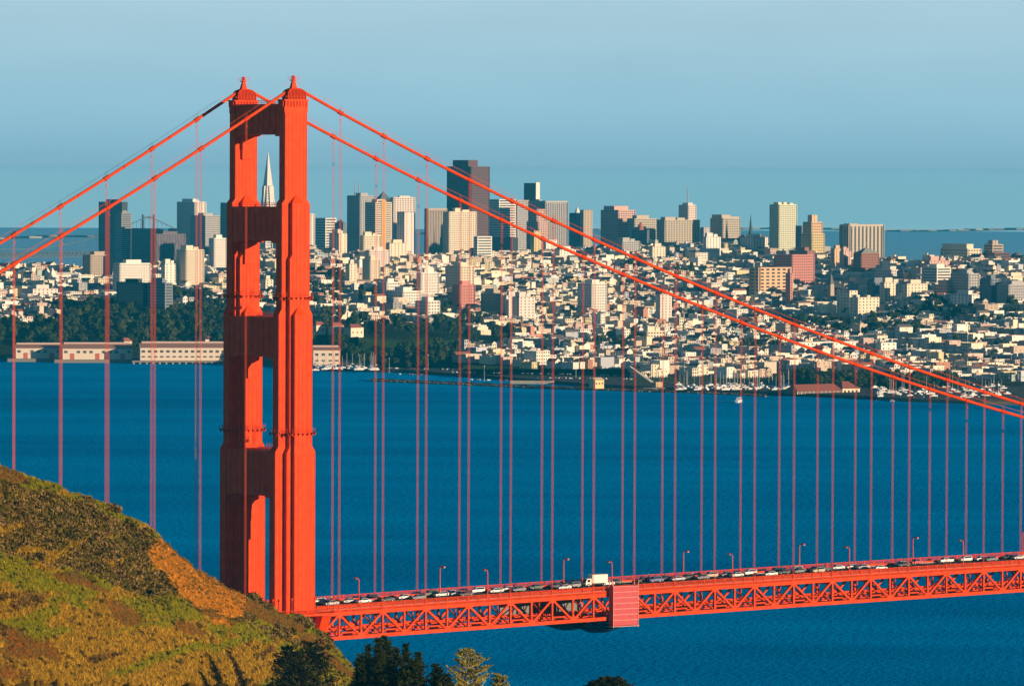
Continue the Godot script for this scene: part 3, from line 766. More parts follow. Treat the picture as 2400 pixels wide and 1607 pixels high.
func build_headland() -> void:
	hn = FastNoiseLite.new()
	hn.seed = 9; hn.frequency = 0.028; hn.fractal_octaves = 3
	var cov := [Color(0.13, 0.085, 0.014), Color(0.16, 0.18, 0.008), Color(0.36, 0.205, 0.015), Color(0.27, 0.10, 0.016), Color(0.56, 0.20, 0.014), Color(0.16, 0.08, 0.012)]
	var rows := []
	var cols := []
	var ts := []
	for k in 10:
		var sub: int = [3, 3, 3, 6, 26, 4, 30, 5, 4, 4][k]
		for s in sub: ts.append(k + float(s) / sub)
	ts.append(9.999)
	for t in ts:
		var r := []
		var c := []
		var u := -260.0
		while u <= 1900.0:
			var p := head_at(u, t)
			r.append(p)
			var k := cover_at(p, t)
			c.append(cov[k] * (1.0 + 0.5 * hn.get_noise_2d(p.x * 20.0, p.z * 20.0)))
			u += 6.0 if u < 900 else 40.0
		rows.append(r); cols.append(c)
	var hm := mat("headland_soil", Color.WHITE, 0.95, 0.1, true)
	grain(hm, 7.0, 31, 0.55, 1.0, 0.03, 5, 2.2)
	smooth_grid(rows, "headland", hm, cols)
	# shrubs and grasses
	rng.seed = 41
	var shrubs := []
	for k in 3:
		var b := MB.new()
		for i in 46:
			var a := rng.randf() * TAU
			var e := rng.randf_range(0.0, 1.35)
			var r := rng.randf_range(0.35, 0.62)
			var o := Vector3(cos(a) * cos(e) * r, sin(e) * r * 0.95, sin(a) * cos(e) * r)
			var d := (o + Vector3(rng.randf_range(-0.25, 0.25), rng.randf_range(0, 0.3), rng.randf_range(-0.25, 0.25))).normalized()
			var s := d.cross(Vector3(rng.randf() - 0.5, rng.randf() - 0.5, rng.randf() - 0.5)).normalized() * rng.randf_range(0.07, 0.16)
			b.col = Color.WHITE * rng.randf_range(0.7, 1.15)
			b.quad(o - s - d * 0.12, o + s - d * 0.12, o + s * 0.6 + d * 0.14, o - s * 0.6 + d * 0.14)
		shrubs.append(b.mesh())
	var tufts := []
	for k in 2:
		var b := MB.new()
		for i in 13:
			var a := rng.randf() * TAU
			var lean := Vector3(cos(a), 0, sin(a)) * rng.randf_range(0.1, 0.55)
			var o := Vector3(rng.randf_range(-0.35, 0.35), -0.05, rng.randf_range(-0.35, 0.35))
			var s := Vector3(-sin(a), 0, cos(a)) * 0.07
			b.col = Color.WHITE * rng.randf_range(0.7, 1.2)
			b.tri(o - s, o + s, o + lean + Vector3(0, rng.randf_range(0.45, 0.95), 0))
		tufts.append(b.mesh())
	var veg := mat("foliage", Color.WHITE, 0.9, 0.15, true)
	veg.backlight_enabled = true; veg.backlight = Color(0.25, 0.25, 0.2)
	var spots := [[], [], [], [], []]
	var tint := [[], [], [], [], []]
	for i in 90000:
		var u := rng.randf_range(-60, 900)
		var t: float = rng.randf_range(5.9, 7.4) if rng.randf() < 0.42 else rng.randf_range(4.0, 5.6)
		var p := head_at(u, t)
		var k := cover_at(p, t)
		var which := -1
		var size := 1.0
		var cc := Color.WHITE
		var dice := rng.randf()
		if k == 0:
			if dice < 0.30:
				which = rng.randi() % 3; size = rng.randf_range(0.9, 2.3)
				cc = [Color(0.21, 0.14, 0.026), Color(0.15, 0.12, 0.022), Color(0.25, 0.165, 0.06), Color(0.09, 0.08, 0.014)][rng.randi() % 4]
			elif dice < 0.6: which = 3; size = rng.randf_range(0.6, 1.1); cc = Color(0.16, 0.12, 0.03)
		elif k == 1:
			which = 3 + rng.randi() % 2; size = rng.randf_range(0.5, 1.0)
			cc = Color(0.21, 0.23, 0.009).lerp(Color(0.36, 0.28, 0.016), rng.randf())
			if dice < 0.03: which = rng.randi() % 3; size = rng.randf_range(0.6, 1.2); cc = Color(0.05, 0.06, 0.02)
		elif k == 2:
			which = 3 + rng.randi() % 2; size = rng.randf_range(0.6, 1.25)
			cc = Color(0.54, 0.32, 0.03).lerp(Color(0.26, 0.165, 0.017), rng.randf())
			if dice < 0.03: which = rng.randi() % 3; size = rng.randf_range(0.6, 1.5); cc = Color(0.12, 0.09, 0.02)
		elif k == 5:
			which = rng.randi() % 3 if dice < 0.4 else 3; size = rng.randf_range(0.7, 1.7)
			cc = [Color(0.16, 0.085, 0.022), Color(0.10, 0.08, 0.018), Color(0.25, 0.13, 0.03)][rng.randi() % 3]
		elif dice < (0.5 if k == 3 else 0.12):
			which = rng.randi() % 3 if dice < 0.04 else 4; size = rng.randf_range(0.4, 0.9); cc = Color(0.22, 0.15, 0.03)
		if which < 0: continue
		var y := Vector3(size, size * rng.randf_range(0.7, 1.1), size)
		spots[which].append(Transform3D(Basis(Vector3.UP, rng.randf() * TAU).scaled(y), p - Vector3(0, 0.05, 0)))
		tint[which].append(cc * rng.randf_range(0.75, 1.25))
	for w in 5:
		var mm := MultiMesh.new()
		mm.transform_format = MultiMesh.TRANSFORM_3D; mm.use_colors = true
		mm.mesh = shrubs[w] if w < 3 else tufts[w - 3]
		mm.instance_count = spots[w].size()
		for i in spots[w].size():
			mm.set_instance_transform(i, spots[w][i]); mm.set_instance_color(i, tint[w][i])
		var o := MultiMeshInstance3D.new()
		o.multimesh = mm; o.material_override = veg
		o.name = numbered("coastal_scrub" if w < 3 else "hillside_grass")
		tag(o, ["dense olive scrub bushes covering the headland slope", "grey-green coastal brush on the headland slope", "brown low brush scattered over the headland", "green and golden grass on the headland slope", "dry yellow grass tufts on the near slope"][w], "scrub" if w < 3 else "grass", "", "stuff")
		add_child(o)
	# loose stones on the bare cut
	var rb := MB.new()
	for i in 220:
		var p := head_at(rng.randf_range(360, 600), rng.randf_range(6.05, 7.0))
		if cover_at(p, 6.5) != 4: continue
		var s := rng.randf_range(0.1, 0.35)
		rb.col = Color(0.38, 0.17, 0.035) * rng.randf_range(0.5, 1.4)
		rb.frustum(p.x, p.z, p.y - 0.1, p.y + s, s * 1.6, s * 1.3, s * 0.7, s * 0.6)
	tag(put(rb, "loose_rocks", M.vc, self, "stuff"), "loose orange rocks on the bare road cut", "rocks", "", "stuff")

# ------------------------------------------------------------------ trees close by
func conifer(called: String, label: String, base: Vector3, h: float, r: float, seed_: int, leaf: Color, bark: Color, sparse := 1.0, open := 0.0, group := "", taper := 0.6) -> void:
	rng.seed = seed_
	var o := thing(called, label, "tree", base, 0.0, group)
	var tr := MB.new()
	var lean := Vector3(rng.randf_range(-0.05, 0.05), 0, rng.randf_range(-0.05, 0.05)) * h
	tr.col = bark
	tr.tube([Vector3.ZERO, lean * 0.4 + Vector3(0, h * 0.45, 0), lean + Vector3(0, h * 0.97, 0)], [h * 0.022, h * 0.014, h * 0.003], 7)
	var cr := MB.new()
	var nb := 120 if sparse > 0.6 else 105
	for i in nb:
		var f: float = lerpf(0.10, 0.985, (i + rng.randf()) / nb)
		var a := i * 2.39996 + rng.randf_range(-0.5, 0.5)
		var wide := pow(1.0 - f, taper) * r * (1.0 + 0.35 * sin(a * 2.0 + seed_)) * rng.randf_range(0.65, 1.15) + 0.25
		if f < 0.3: wide *= 0.8
		var st := lean * f + Vector3(0, h * f, 0)
		var dir := Vector3(cos(a), rng.randf_range(0.05, 0.55) if f > 0.4 else rng.randf_range(-0.1, 0.35), sin(a)).normalized()
		var en := st + dir * wide + Vector3(0, wide * 0.10, 0)
		tr.tube([st, st.lerp(en, 0.5) - Vector3(0, wide * 0.05, 0), en], [h * 0.006 * (1.2 - f), h * 0.004 * (1.2 - f), 0.02], 5, false)
		var steps := int(wide / 0.13 * sparse) + 3
		for k in steps:
			var g := rng.randf_range(open, 1.0)
			var c := st.lerp(en, g) + Vector3(rng.randf_range(-1, 1), rng.randf_range(-0.5, 0.7), rng.randf_range(-1, 1)) * (0.16 + wide * 0.10)
			if sparse < 0.6 and rng.randf() < 0.5: tr.tube([st.lerp(en, g), c + Vector3(0, 0.15, 0)], [0.04, 0.012], 4, false)
			for q in 4:
				var d := (dir + Vector3(rng.randf_range(-0.9, 0.9), rng.randf_range(-0.1, 1.1), rng.randf_range(-0.9, 0.9))).normalized()
				var s := d.cross(Vector3(rng.randf() - 0.5, rng.randf() - 0.5, rng.randf() - 0.5)).normalized() * rng.randf_range(0.06, 0.13)
				var l := rng.randf_range(0.25, 0.6)
				cr.col = leaf * rng.randf_range(0.6, 1.35)
				cr.quad(c - s, c + s, c + s * 0.5 + d * l, c - s * 0.5 + d * l)
	put(tr, "trunk", M.vc, o)
	put(cr, "crown", M.foliage, o)

func ground_near(u: float, d: float) -> Vector3:
	var q := head_knots(u)
	for k in q.size() - 1:
		if d >= q[k][0] and d <= q[k + 1][0]: return head_at(u, k + (d - q[k][0]) / (q[k + 1][0] - q[k][0]))
	return head_at(u, 0.0)
func build_near_trees() -> void:
	var dark := Color(0.030, 0.040, 0.009)
	var bark := Color(0.10, 0.07, 0.045)
	var grp := "dark conifers growing together below the bridge"
	for t in [[905.0, 1488.0, 1010.0, 3.0, 1], [880.0, 1494.0, 1000.0, 2.7, 2], [948.0, 1506.0, 1005.0, 3.0, 3], [858.0, 1510.0, 1015.0, 2.2, 4], [975.0, 1527.0, 990.0, 3.0, 5], [1012.0, 1556.0, 985.0, 3.2, 6], [925.0, 1516.0, 980.0, 3.2, 7], [890.0, 1530.0, 985.0, 3.4, 8], [1045.0, 1580.0, 980.0, 3.0, 9], [838.0, 1532.0, 1000.0, 2.0, 10], [960.0, 1545.0, 975.0, 3.6, 14], [915.0, 1500.0, 1015.0, 2.2, 15]]:
		var g := ground_near(t[0], t[2])
		conifer("conifer_tree", "dark green conifer in the clump standing below the bridge truss", g, at_depth(t[0], t[1], t[2]).y - g.y, t[3] * 1.25, t[4], dark, bark, 1.0, 0.0, grp, 0.85)
	for t in [[840.0, 1540.0, 1395.0, 2.6, 31], [838.0, 1578.0, 1400.0, 2.4, 32]]:
		var g := ground_near(t[0], t[2])
		conifer("slope_conifer", "slim dark conifer at the steep edge of the headland", g, at_depth(t[0], t[1], t[2]).y - g.y, t[3], t[4], dark, bark, 1.0, 0.0, "slim conifers at the headland edge")
	for t in [[728.0, 1506.0, 1262.0, 6.4, 12], [672.0, 1514.0, 1240.0, 5.4, 11], [700.0, 1552.0, 1225.0, 5.0, 13]]:
		var g := ground_near(t[0], t[2])
		conifer("cypress_tree", ["tall dark cypress on the grassy slope with pale bare limbs", "dark cypress on the grassy slope leaning over its shadow"][0 if t[4] == 12 else 1], g - Vector3(0, 0.5, 0), at_depth(t[0], t[1], t[2]).y - g.y + 0.5, t[3], t[4], Color(0.024, 0.030, 0.007), Color(0.30, 0.24, 0.12), 0.7, 0.15, "cypresses on the grassy slope" if t[4] != 12 else "", 0.5)
	var g2 := ground_near(1090.0, 1000.0)
	conifer("lichen_tree", "pale half-bare tree with lichen-covered twigs beside the dark conifers", g2, at_depth(1090, 1524, 1000).y - g2.y, 5.6, 21, Color(0.27, 0.23, 0.03), Color(0.48, 0.38, 0.13), 0.58, 0.25, "", 0.42)
	g2 = ground_near(1165.0, 985.0)
	conifer("lichen_tree", "small pale bare-twigged tree beside the larger pale tree", g2, at_depth(1165, 1583, 985).y - g2.y, 3.2, 22, Color(0.27, 0.23, 0.03), Color(0.48, 0.38, 0.13), 0.55, 0.25, "", 0.42)
	for t in [[1428.0, 1588.0, 960.0, 5.0, 25], [1395.0, 1597.0, 965.0, 4.0, 26], [1465.0, 1598.0, 962.0, 3.6, 27]]:
		var g := ground_near(t[0], t[2])
		conifer("bushy_pine", "round dark pine standing alone down the slope from the bridge truss", g, at_depth(t[0], t[1], t[2]).y - g.y, t[3], t[4], dark, bark, 1.3, 0.0, "pine tops rising over the water")

# ------------------------------------------------------------------ city ground
const CC := [[-300.0, 6000.0, 6150.0, 22.0, 6750.0, 36.0, 7600.0, 79.0], [300.0, 6000.0, 6150.0, 22.0, 6600.0, 36.0, 7400.0, 69.0], [540.0, 5980.0, 6120.0, 16.0, 6450.0, 36.0, 7500.0, 88.0], [700.0, 5690.0, 5900.0, 6.0, 6300.0, 33.0, 7600.0, 95.0],
	[950.0, 5640.0, 5900.0, 7.0, 6300.0, 33.0, 7600.0, 86.0], [1200.0, 5440.0, 5900.0, 6.0, 6350.0, 24.0, 8200.0, 83.0], [1400.0, 5270.0, 5900.0, 6.0, 6400.0, 21.0, 8450.0, 88.0], [1600.0, 5180.0, 5850.0, 6.0, 6350.0, 21.0, 8550.0, 97.0],
	[1800.0, 5090.0, 5800.0, 6.0, 6300.0, 22.0, 8500.0, 94.0], [1950.0, 5040.0, 5760.0, 6.0, 6250.0, 23.0, 8200.0, 88.0], [2050.0, 5000.0, 5740.0, 6.0, 6200.0, 24.0, 7800.0, 82.0], [2150.0, 4950.0, 5720.0, 6.0, 6150.0, 25.0, 7300.0, 86.0],
	[2300.0, 4905.0, 5700.0, 6.0, 6100.0, 25.0, 7200.0, 92.0], [2700.0, 4850.0, 5680.0, 6.0, 6050.0, 25.0, 7000.0, 101.0]]
const GRID := 0.045              # the street grid is turned a little against the bridge
var cn: FastNoiseLite
var S1: Vector3
var W1: Vector3
var foot: Array = []             # ground taken by the larger buildings: [centre, half length, half width]

func city_col(u: float) -> Array:
	var k := 0
	while k < CC.size() - 2 and u > CC[k + 1][0]: k += 1
	var t := clampf((u - CC[k][0]) / (CC[k + 1][0] - CC[k][0]), 0.0, 1.0)
	var q := []
	for i in range(1, 8): q.append(lerpf(CC[k][i], CC[k + 1][i], t))
	return q
func flat_at(u: float, d: float) -> Vector3:
	var r := ray(u, 600.0)
	return Vector3(EYE.x, 0, EYE.z) + Vector3(r.x, 0, r.z) * d
func city_h(u: float, d: float, p: Vector3) -> float:
	var q := city_col(u)
	if d < q[0]: return 0.0
	var w := cn.get_noise_2d(p.x, p.z) * 7.0
	if d < q[1]: return lerpf(3.0, q[2], (d - q[0]) / (q[1] - q[0]))
	if d < q[3]:
		var t: float = (d - q[1]) / (q[3] - q[1])
		return lerpf(q[2], q[4], t) + w * 0.5 * t
	if d < q[5]:
		var t: float = (d - q[3]) / (q[5] - q[3])
		return lerpf(q[4], q[6], t) + w * (0.5 + 0.5 * sin(t * PI))
	return maxf(lerpf(q[6], 8.0, clampf((d - q[5]) / 1300.0, 0.0, 1.0)) + w * 0.5, 4.0)
func city_at(u: float, d: float) -> Vector3:
	var p := flat_at(u, d)
	p.y = city_h(u, d, p)
	return p
func city_under(p: Vector3) -> float:
	var q := pix(Vector3(p.x, 40.0, p.z))
	return city_h(q.x, q.z, p)

func land_use(u: float, v: float) -> int:   # 0 built, 1 wood, 2 lawn, 3 paved quay or car park, 4 sand
	if u < 545: return 1 if v > 722 - maxf(0.0, 130.0 - u) * 0.0 and not (u < 130 and v < 770) else 0
	if u < 735: return 1 if v > 740 else 0
	if u < 830: return 2 if v > 788 and v < 808 else 1 if v > 752 and v < 830 else 3 if v >= 830 else 0
	if u < 1080: return 0 if v < 758 else 1 if v < 795 else 2 if v < 822 else 1 if v < 848 else 2 if v < 860 else 3
	if u < 1210: return 0 if v < 785 else 1 if v < 800 else 2 if v < 815 else 0 if v < 855 else 2 if v < 873 else 3
	if u < 1480: return 0 if v < 866 else 2 if v < 882 else 3
	if u < 1800: return 0 if v < 886 else 2 if v < 892 else 3
	if u < 2060: return 0 if v < 872 else 1 if v < 903 else 3
	return 0 if v < 893 else 1 if v < 905 else 3 if v < 934 else 4

func build_city_ground() -> void:
	S1 = Vector3(cos(GRID), 0, -sin(GRID)); W1 = Vector3(sin(GRID), 0, cos(GRID))
	cn = FastNoiseLite.new()
	cn.seed = 3; cn.frequency = 0.0022; cn.fractal_octaves = 2
	var rows := []
	var cols := []
	var tone := [Color(0.17, 0.165, 0.155), Color(0.05, 0.07, 0.025), Color(0.10, 0.19, 0.025), Color(0.16, 0.15, 0.13), Color(0.30, 0.20, 0.12)]
	for k in 74:
		var row := []
		var col := []
		for i in 208:
			var u := -300.0 + i * 14.5
			var q := city_col(u)
			var f := maxf(0.0, (k - 2) / 71.0)
			var d: float = q[0] + 0.5 * minf(k, 1) + pow(f, 1.35) * (9900.0 - q[0])
			var p := flat_at(u, d)
			p.y = -3.0 if k == 0 else 3.0 if k < 3 else city_h(u, d, p) if k < 72 else -4.0
			row.append(p)
			var z := land_use(u, pix(p).y)
			col.append(Color(0.07, 0.06, 0.05) if k < 2 and u < 2060 else tone[z])
		rows.append(row); cols.append(col)
	var gm := mat("city_ground", Color.WHITE, 0.95, 0.15, true)
	grain(gm, 60.0, 17, 0.7, 1.0)
	smooth_grid(rows, "ground", gm, cols)

# ------------------------------------------------------------------ larger buildings
const TONE := {"white": Color(0.80, 0.74, 0.64), "cream": Color(0.76, 0.65, 0.48), "pink": Color(0.62, 0.40, 0.33), "pinkwhite": Color(0.76, 0.63, 0.55), "tan": Color(0.46, 0.37, 0.28), "beige": Color(0.50, 0.43, 0.33), "grey": Color(0.30, 0.29, 0.28), "ltgrey": Color(0.44, 0.42, 0.40),
	"dark": Color(0.07, 0.08, 0.09), "teal": Color(0.045, 0.075, 0.085), "brown": Color(0.155, 0.085, 0.075), "violet": Color(0.17, 0.14, 0.16), "red": Color(0.60, 0.25, 0.20), "orange": Color(0.68, 0.45, 0.26), "yellow": Color(0.64, 0.50, 0.24), "green": Color(0.66, 0.66, 0.47), "brick": Color(0.34, 0.15, 0.10), "blue": Color(0.20, 0.23, 0.26)}

func measure(xl: float, xc: float, xr: float, ytop: float, d: float, y0 := -1000.0, turn := GRID, most := 400.0) -> Dictionary:   # metres of a block from what is seen of it and how far off it stands
	var c := at_depth(xc, ytop, d)
	var sx := Vector3(cos(turn), 0, -sin(turn))
	var wx := Vector3(sin(turn), 0, cos(turn))
	var a := pix(c + sx).x - pix(c).x
	var b := pix(c).x - pix(c - wx).x
	var l := maxf((xr - xc) / a, 4.0)
	var t := clampf((xc - xl) / maxf(b, 0.01), 9.0, most)
	var g := Vector3(c.x, 0, c.z) + sx * (l / 2) - wx * (t / 2)
	var base := city_under(g) - 2.5 if y0 < -500 else y0
	foot.append([g, l / 2 + 2, t / 2 + 2])
	return {"l": l, "t": t, "h": c.y - base, "at": Vector3(g.x, base, g.z)}

func facade(o: Node3D, l: float, t: float, y0: float, y1: float, style: String, tone: Color, cx := 0.0, cz := 0.0, fh := 3.5, bw := 4.2) -> void:
	var w := MB.new()
	var gl := MB.new()
	w.col = tone
	gl.col = Color(0.035, 0.045, 0.055)
	var h := y1 - y0
	var nf := maxi(2, int(h / fh))
	var sp := {"grid": 0.52, "band": 0.5, "rib": 0.12, "plain": 0.0, "glass": 0.22}[style] as float
	if style == "plain":
		w.frustum(cx, cz, y0, y1, l, t, l, t)
		for f in range(nf):
			var y := y0 + (f + 0.35) * h / nf
			var nx := maxi(1, int(l / 5.5))
			var nz := maxi(1, int(t / 5.5))
			for k in nx:
				for s in [-1.0, 1.0]: gl.box(Vector3(cx - l / 2 + (k + 0.5) * l / nx, y + 0.8, cz + s * (t / 2)), Vector3(1.5, 1.7, 0.16))
			for k in nz:
				for s in [-1.0, 1.0]: gl.box(Vector3(cx + s * (l / 2), y + 0.8, cz - t / 2 + (k + 0.5) * t / nz), Vector3(0.16, 1.7, 1.5))
	else:
		gl.box(Vector3(cx, (y0 + y1) / 2, cz), Vector3(l - 0.9, h - 0.2, t - 0.9))
		for f in range(nf + 1):
			var y := y0 + f * h / nf
			var th := sp * h / nf if f < nf else 1.6
			if style == "rib" and f == nf: th = 3.0
			w.frustum(cx, cz, y - th * 0.5, y + th * 0.5, l - 0.06, t - 0.06, l - 0.06, t - 0.06)
		if style != "band" and style != "glass":
			var pf := 0.42 if style == "grid" else 0.5
			var nx := maxi(2, int(l / bw))
			var nz := maxi(2, int(t / bw))
			for k in nx + 1:
				for s in [-1.0, 1.0]: w.span(cx - l / 2 + k * l / nx - pf * l / nx / 2, cx - l / 2 + k * l / nx + pf * l / nx / 2, y0, y1 + 0.4, cz + s * (t / 2 - 0.5), cz + s * (t / 2))
			for k in nz + 1:
				for s in [-1.0, 1.0]: w.span(cx + s * (l / 2 - 0.5), cx + s * (l / 2 + 0.02), y0, y1 + 0.38, cz - t / 2 + k * t / nz - pf * t / nz / 2, cz - t / 2 + k * t / nz + pf * t / nz / 2)
		else:
			for sx in [-1.0, 1.0]:
				for sz in [-1.0, 1.0]: w.box(Vector3(cx + sx * (l / 2 - 0.6), (y0 + y1) / 2, cz + sz * (t / 2 - 0.6)), Vector3(1.25, h, 1.25))
	put(w, "wall", M.vc, o)
	put(gl, "window_glass", M.far_glass, o, "stuff")

func roof_on(o: Node3D, l: float, t: float, y: float, tone: Color, ph: Array, cx := 0.0, cz := 0.0) -> void:
	var r := MB.new()
	r.col = Color(0.22, 0.21, 0.20)
	r.box(Vector3(cx, y + 0.15, cz), Vector3(l - 1.4, 0.5, t - 1.4))
	put(r, "roof", M.vc, o)
	for p in ph:      # [x share from, to, z share from, to, metres]
		var b := MB.new()
		b.col = tone * 0.95
		b.span(cx - l / 2 + l * p[0], cx - l / 2 + l * p[1], y + 0.38, y + p[4], cz - t / 2 + t * p[2], cz - t / 2 + t * p[3])
		put(b, "penthouse", M.vc, o)

func block(called: String, label: String, style: String, xl: float, xc: float, xr: float, ytop: float, d: float, tone: String, ph := [], bw := 4.2, fh := 3.5, group := "", cat := "building") -> Node3D:
	var m := measure(xl, xc, xr, ytop, d)
	var o := thing(called, label, cat, m.at, GRID, group)
	facade(o, m.l, m.t, 0.0, m.h, style, TONE[tone], 0, 0, fh, bw)
	roof_on(o, m.l, m.t, m.h, TONE[tone], ph)
	o.set_meta("size", Vector3(m.l, m.h, m.t))
	return o

func mast(o: Node3D, at: Vector3, h: float, r := 0.5, called := "mast") -> void:
	var b := MB.new()
	b.col = Color(0.4, 0.36, 0.33)
	b.tube([at, at + Vector3(0, h * 0.6, 0), at + Vector3(0, h, 0)], [r, r * 0.6, r * 0.25], 6)
	put(b, called, M.vc, o)

func pyramid(o: Node3D, c: Vector3, l: float, t: float, h: float, tone: Color, called := "roof_cap") -> void:
	var b := MB.new()
	b.col = tone
	b.frustum(c.x, c.z, c.y, c.y + h, l, t, 0.3, 0.3)
	put(b, called, M.vc, o)

func build_skyline() -> void:
	mat("far_glass", Color.WHITE, 0.25, 0.45, true)
	var P1 := [[0.25, 0.75, 0.25, 0.75, 5.0]]
	var P2 := [[0.1, 0.5, 0.2, 0.8, 6.0], [0.6, 0.85, 0.3, 0.7, 4.0]]
	# financial district
	block("office_tower", "dark stepped office tower with one narrow pale side", "band", 230, 285, 298, 474, 9500, "dark", P1)
	block("office_tower", "lower grey shoulder tower against the dark stepped tower", "band", 268, 284, 307, 500, 9440, "grey", P1)
	block("office_tower", "broad dark slab office block behind the pale waterfront flats", "band", 306, 376, 383, 537, 9600, "dark")
	var xb := block("office_tower", "purple-grey office block with diagonal cross bracing", "grid", 359, 366, 434, 549, 9000, "violet", P1, 5.5)
	var xs: Vector3 = xb.get_meta("size")
	var br := MB.new()
	br.col = Color(0.20, 0.17, 0.19)
	for k in 4:
		for s in [-1.0, 1.0]:
			for r in 2:
				var xa := -xs.x / 2 + k * xs.x / 4
				var ya := xs.y * (0.08 + 0.44 * r)
				br.beam(Vector3(xa if s > 0 else xa + xs.x / 4, ya, xs.z / 2 + 0.5), Vector3(xa + xs.x / 4 if s > 0 else xa, ya + xs.y * 0.44, xs.z / 2 + 0.5), 0.7, 1.3)
	put(br, "cross_bracing", M.vc, xb)
	block("office_tower", "dark office block with pale banded end behind the cross-braced block", "band", 393, 430, 452, 537, 9650, "blue")
	block("office_tower", "white gridded office tower with square windows beside the plain grey block", "grid", 415, 457, 482, 474, 9500, "white", P2, 5.5, 4.0)
	block("office_tower", "plain grey office block with a pale top rim", "grid", 446, 471, 516, 506, 9300, "ltgrey", P1, 2.6)
	block("office_tower", "slim dark blue glass tower beside the plain grey block", "glass", 516, 543, 550, 476, 9250, "teal")
	block("office_tower", "narrow white tower beside the tower with white bands", "grid", 719, 727, 737, 502, 8600, "white")
	block("office_tower", "office tower with a dark side and white horizontal bands", "band", 738, 762.5, 788, 512, 8800, "white", [], 4.2, 4.2)
	var gb := block("office_tower", "small dark gabled tower beside the banded tower", "plain", 784, 804, 812, 524, 8700, "blue")
	pyramid(gb, Vector3(0, gb.get_meta("size").y, 0), gb.get_meta("size").x, gb.get_meta("size").z, 7.0, TONE.blue)
	var an := block("office_tower", "grey office tower with twin flagged masts on its roof", "grid", 814, 844, 878, 459, 9200, "ltgrey", P1)
	var as_: Vector3 = an.get_meta("size")
	mast(an, Vector3(-as_.x * 0.42, as_.y, 0), 27.0, 0.9); mast(an, Vector3(-as_.x * 0.22, as_.y, 3), 28.0, 0.9)
	var gp := block("office_tower", "glass tower with a faceted pointed roof behind the balcony flats", "glass", 874, 888, 922, 468, 9300, "teal")
	pyramid(gp, Vector3(0, gp.get_meta("size").y, 0), gp.get_meta("size").x * 0.8, gp.get_meta("size").z * 0.8, 14.0, Color(0.09, 0.15, 0.17))
	var bf := block("apartment_tower", "balconied flats with a dark side and an orange vertical strip", "band", 855, 880, 918, 475, 8000, "cream", P1, 4.2, 3.1)
	var bs: Vector3 = bf.get_meta("size")
	var ob := MB.new()
	ob.col = Color(0.66, 0.38, 0.16)
	ob.span(-bs.x * 0.12, bs.x * 0.14, 0, bs.y + 4, bs.z / 2, bs.z / 2 + 0.6)
	put(ob, "vertical_strip", M.vc, bf)
	block("office_tower", "pinkish white office tower with a ribbed crown", "grid", 918, 923, 972, 463, 9200, "pinkwhite", [[0.3, 0.8, 0.2, 0.8, 3.0]], 5.0)
	block("apartment_tower", "plain pink slab tower with hardly any windows", "plain", 930, 948, 970, 497, 7700, "pinkwhite", [], 9.0)
	var bo := block("office_tower", "tallest dark brown tower with a set back top floor", "grid", 1048, 1104.5, 1147, 391, 9215, "brown", [[0.1, 0.62, 0.15, 0.8, 11.5]], 4.4, 4.2)
	mast(bo, Vector3(-5, bo.get_meta("size").y + 11.5, 0), 9.0, 0.4)
	block("office_tower", "brown-grey ribbed office block beside the tall cream apartment tower", "rib", 998, 1003, 1048, 490, 9000, "tan", [], 3.2)
	block("apartment_tower", "tall cream apartment tower in front of the dark brown tower", "grid", 1039, 1053, 1117, 497, 8000, "cream", [[0.28, 0.48, 0.2, 0.7, 6.0], [0.55, 0.8, 0.2, 0.7, 3.5]], 3.4, 3.1)
	block("apartment_tower", "low white and teal banded block under the brown tower", "band", 1115, 1119, 1153, 555, 7900, "white")
	block("office_tower", "white office tower with a blue side and slanted top windows", "band", 1147, 1170, 1209, 468, 9100, "white", [], 4.2, 3.9)
	block("office_tower", "broad dark blue block below the white office tower", "glass", 1147, 1200, 1214, 558, 8300, "teal")
	block("office_tower", "teal glass cylinder tower with a white fin standing above the ribbed slab", "glass", 1228, 1254.6, 1264, 430, 9300, "teal", [], 4.2, 4.4)
	var fs: Vector3 = get_child(get_child_count() - 1).get_meta("size")
	var fin := MB.new()
	fin.col = TONE.white
	fin.span(-fs.x / 2 + 1, fs.x / 2 + 0.3, 0, fs.y + 2, fs.z / 2 - 2, fs.z / 2 + 1)
	put(fin, "white_fin", M.vc, get_child(get_child_count() - 1))
	block("office_tower", "grey-beige office block between the white and ribbed towers", "grid", 1208, 1212, 1240, 470, 9250, "ltgrey", [], 3.0)
	block("office_tower", "pale vertically ribbed slab tower with a dark side", "rib", 1239, 1279, 1331, 472.6, 9000, "ltgrey", [[0.02, 0.12, 0.3, 0.6, 4.0]], 3.6)
	var sp := block("apartment_tower", "stepped pink tower in front of the ribbed slab", "grid", 1235, 1262, 1287, 520, 8900, "pink", [], 4.0)
	var ss: Vector3 = sp.get_meta("size")
	facade(sp, ss.x * 0.75, ss.z * 0.75, ss.y + 0.5, ss.y + 20, "grid", TONE.pink, -ss.x * 0.1, 0)
	block("apartment_tower", "slim yellow windowless slab below the pink tower", "plain", 1250, 1252, 1267, 541, 8200, "yellow", [], 9.0)
	block("apartment_building", "plain white square block under the ribbed slab", "plain", 1277, 1280, 1306, 562, 8300, "white")
	var cu := block("hotel_tower", "dark blue tower with a white cupola and flag", "grid", 1335, 1366, 1371, 500, 8800, "blue", [], 3.2)
	var cs: Vector3 = cu.get_meta("size")
	var cb := MB.new()
	cb.col = TONE.white
	cb.tube([Vector3(0, cs.y, 0), Vector3(0, cs.y + 4, 0), Vector3(0, cs.y + 7, 0), Vector3(0, cs.y + 10, 0)], [3.5, 3.5, 2.2, 0.3], 8)
	put(cb, "cupola", M.vc, cu); mast(cu, Vector3(0, cs.y + 10, 0), 16.0, 0.25, "flagpole")
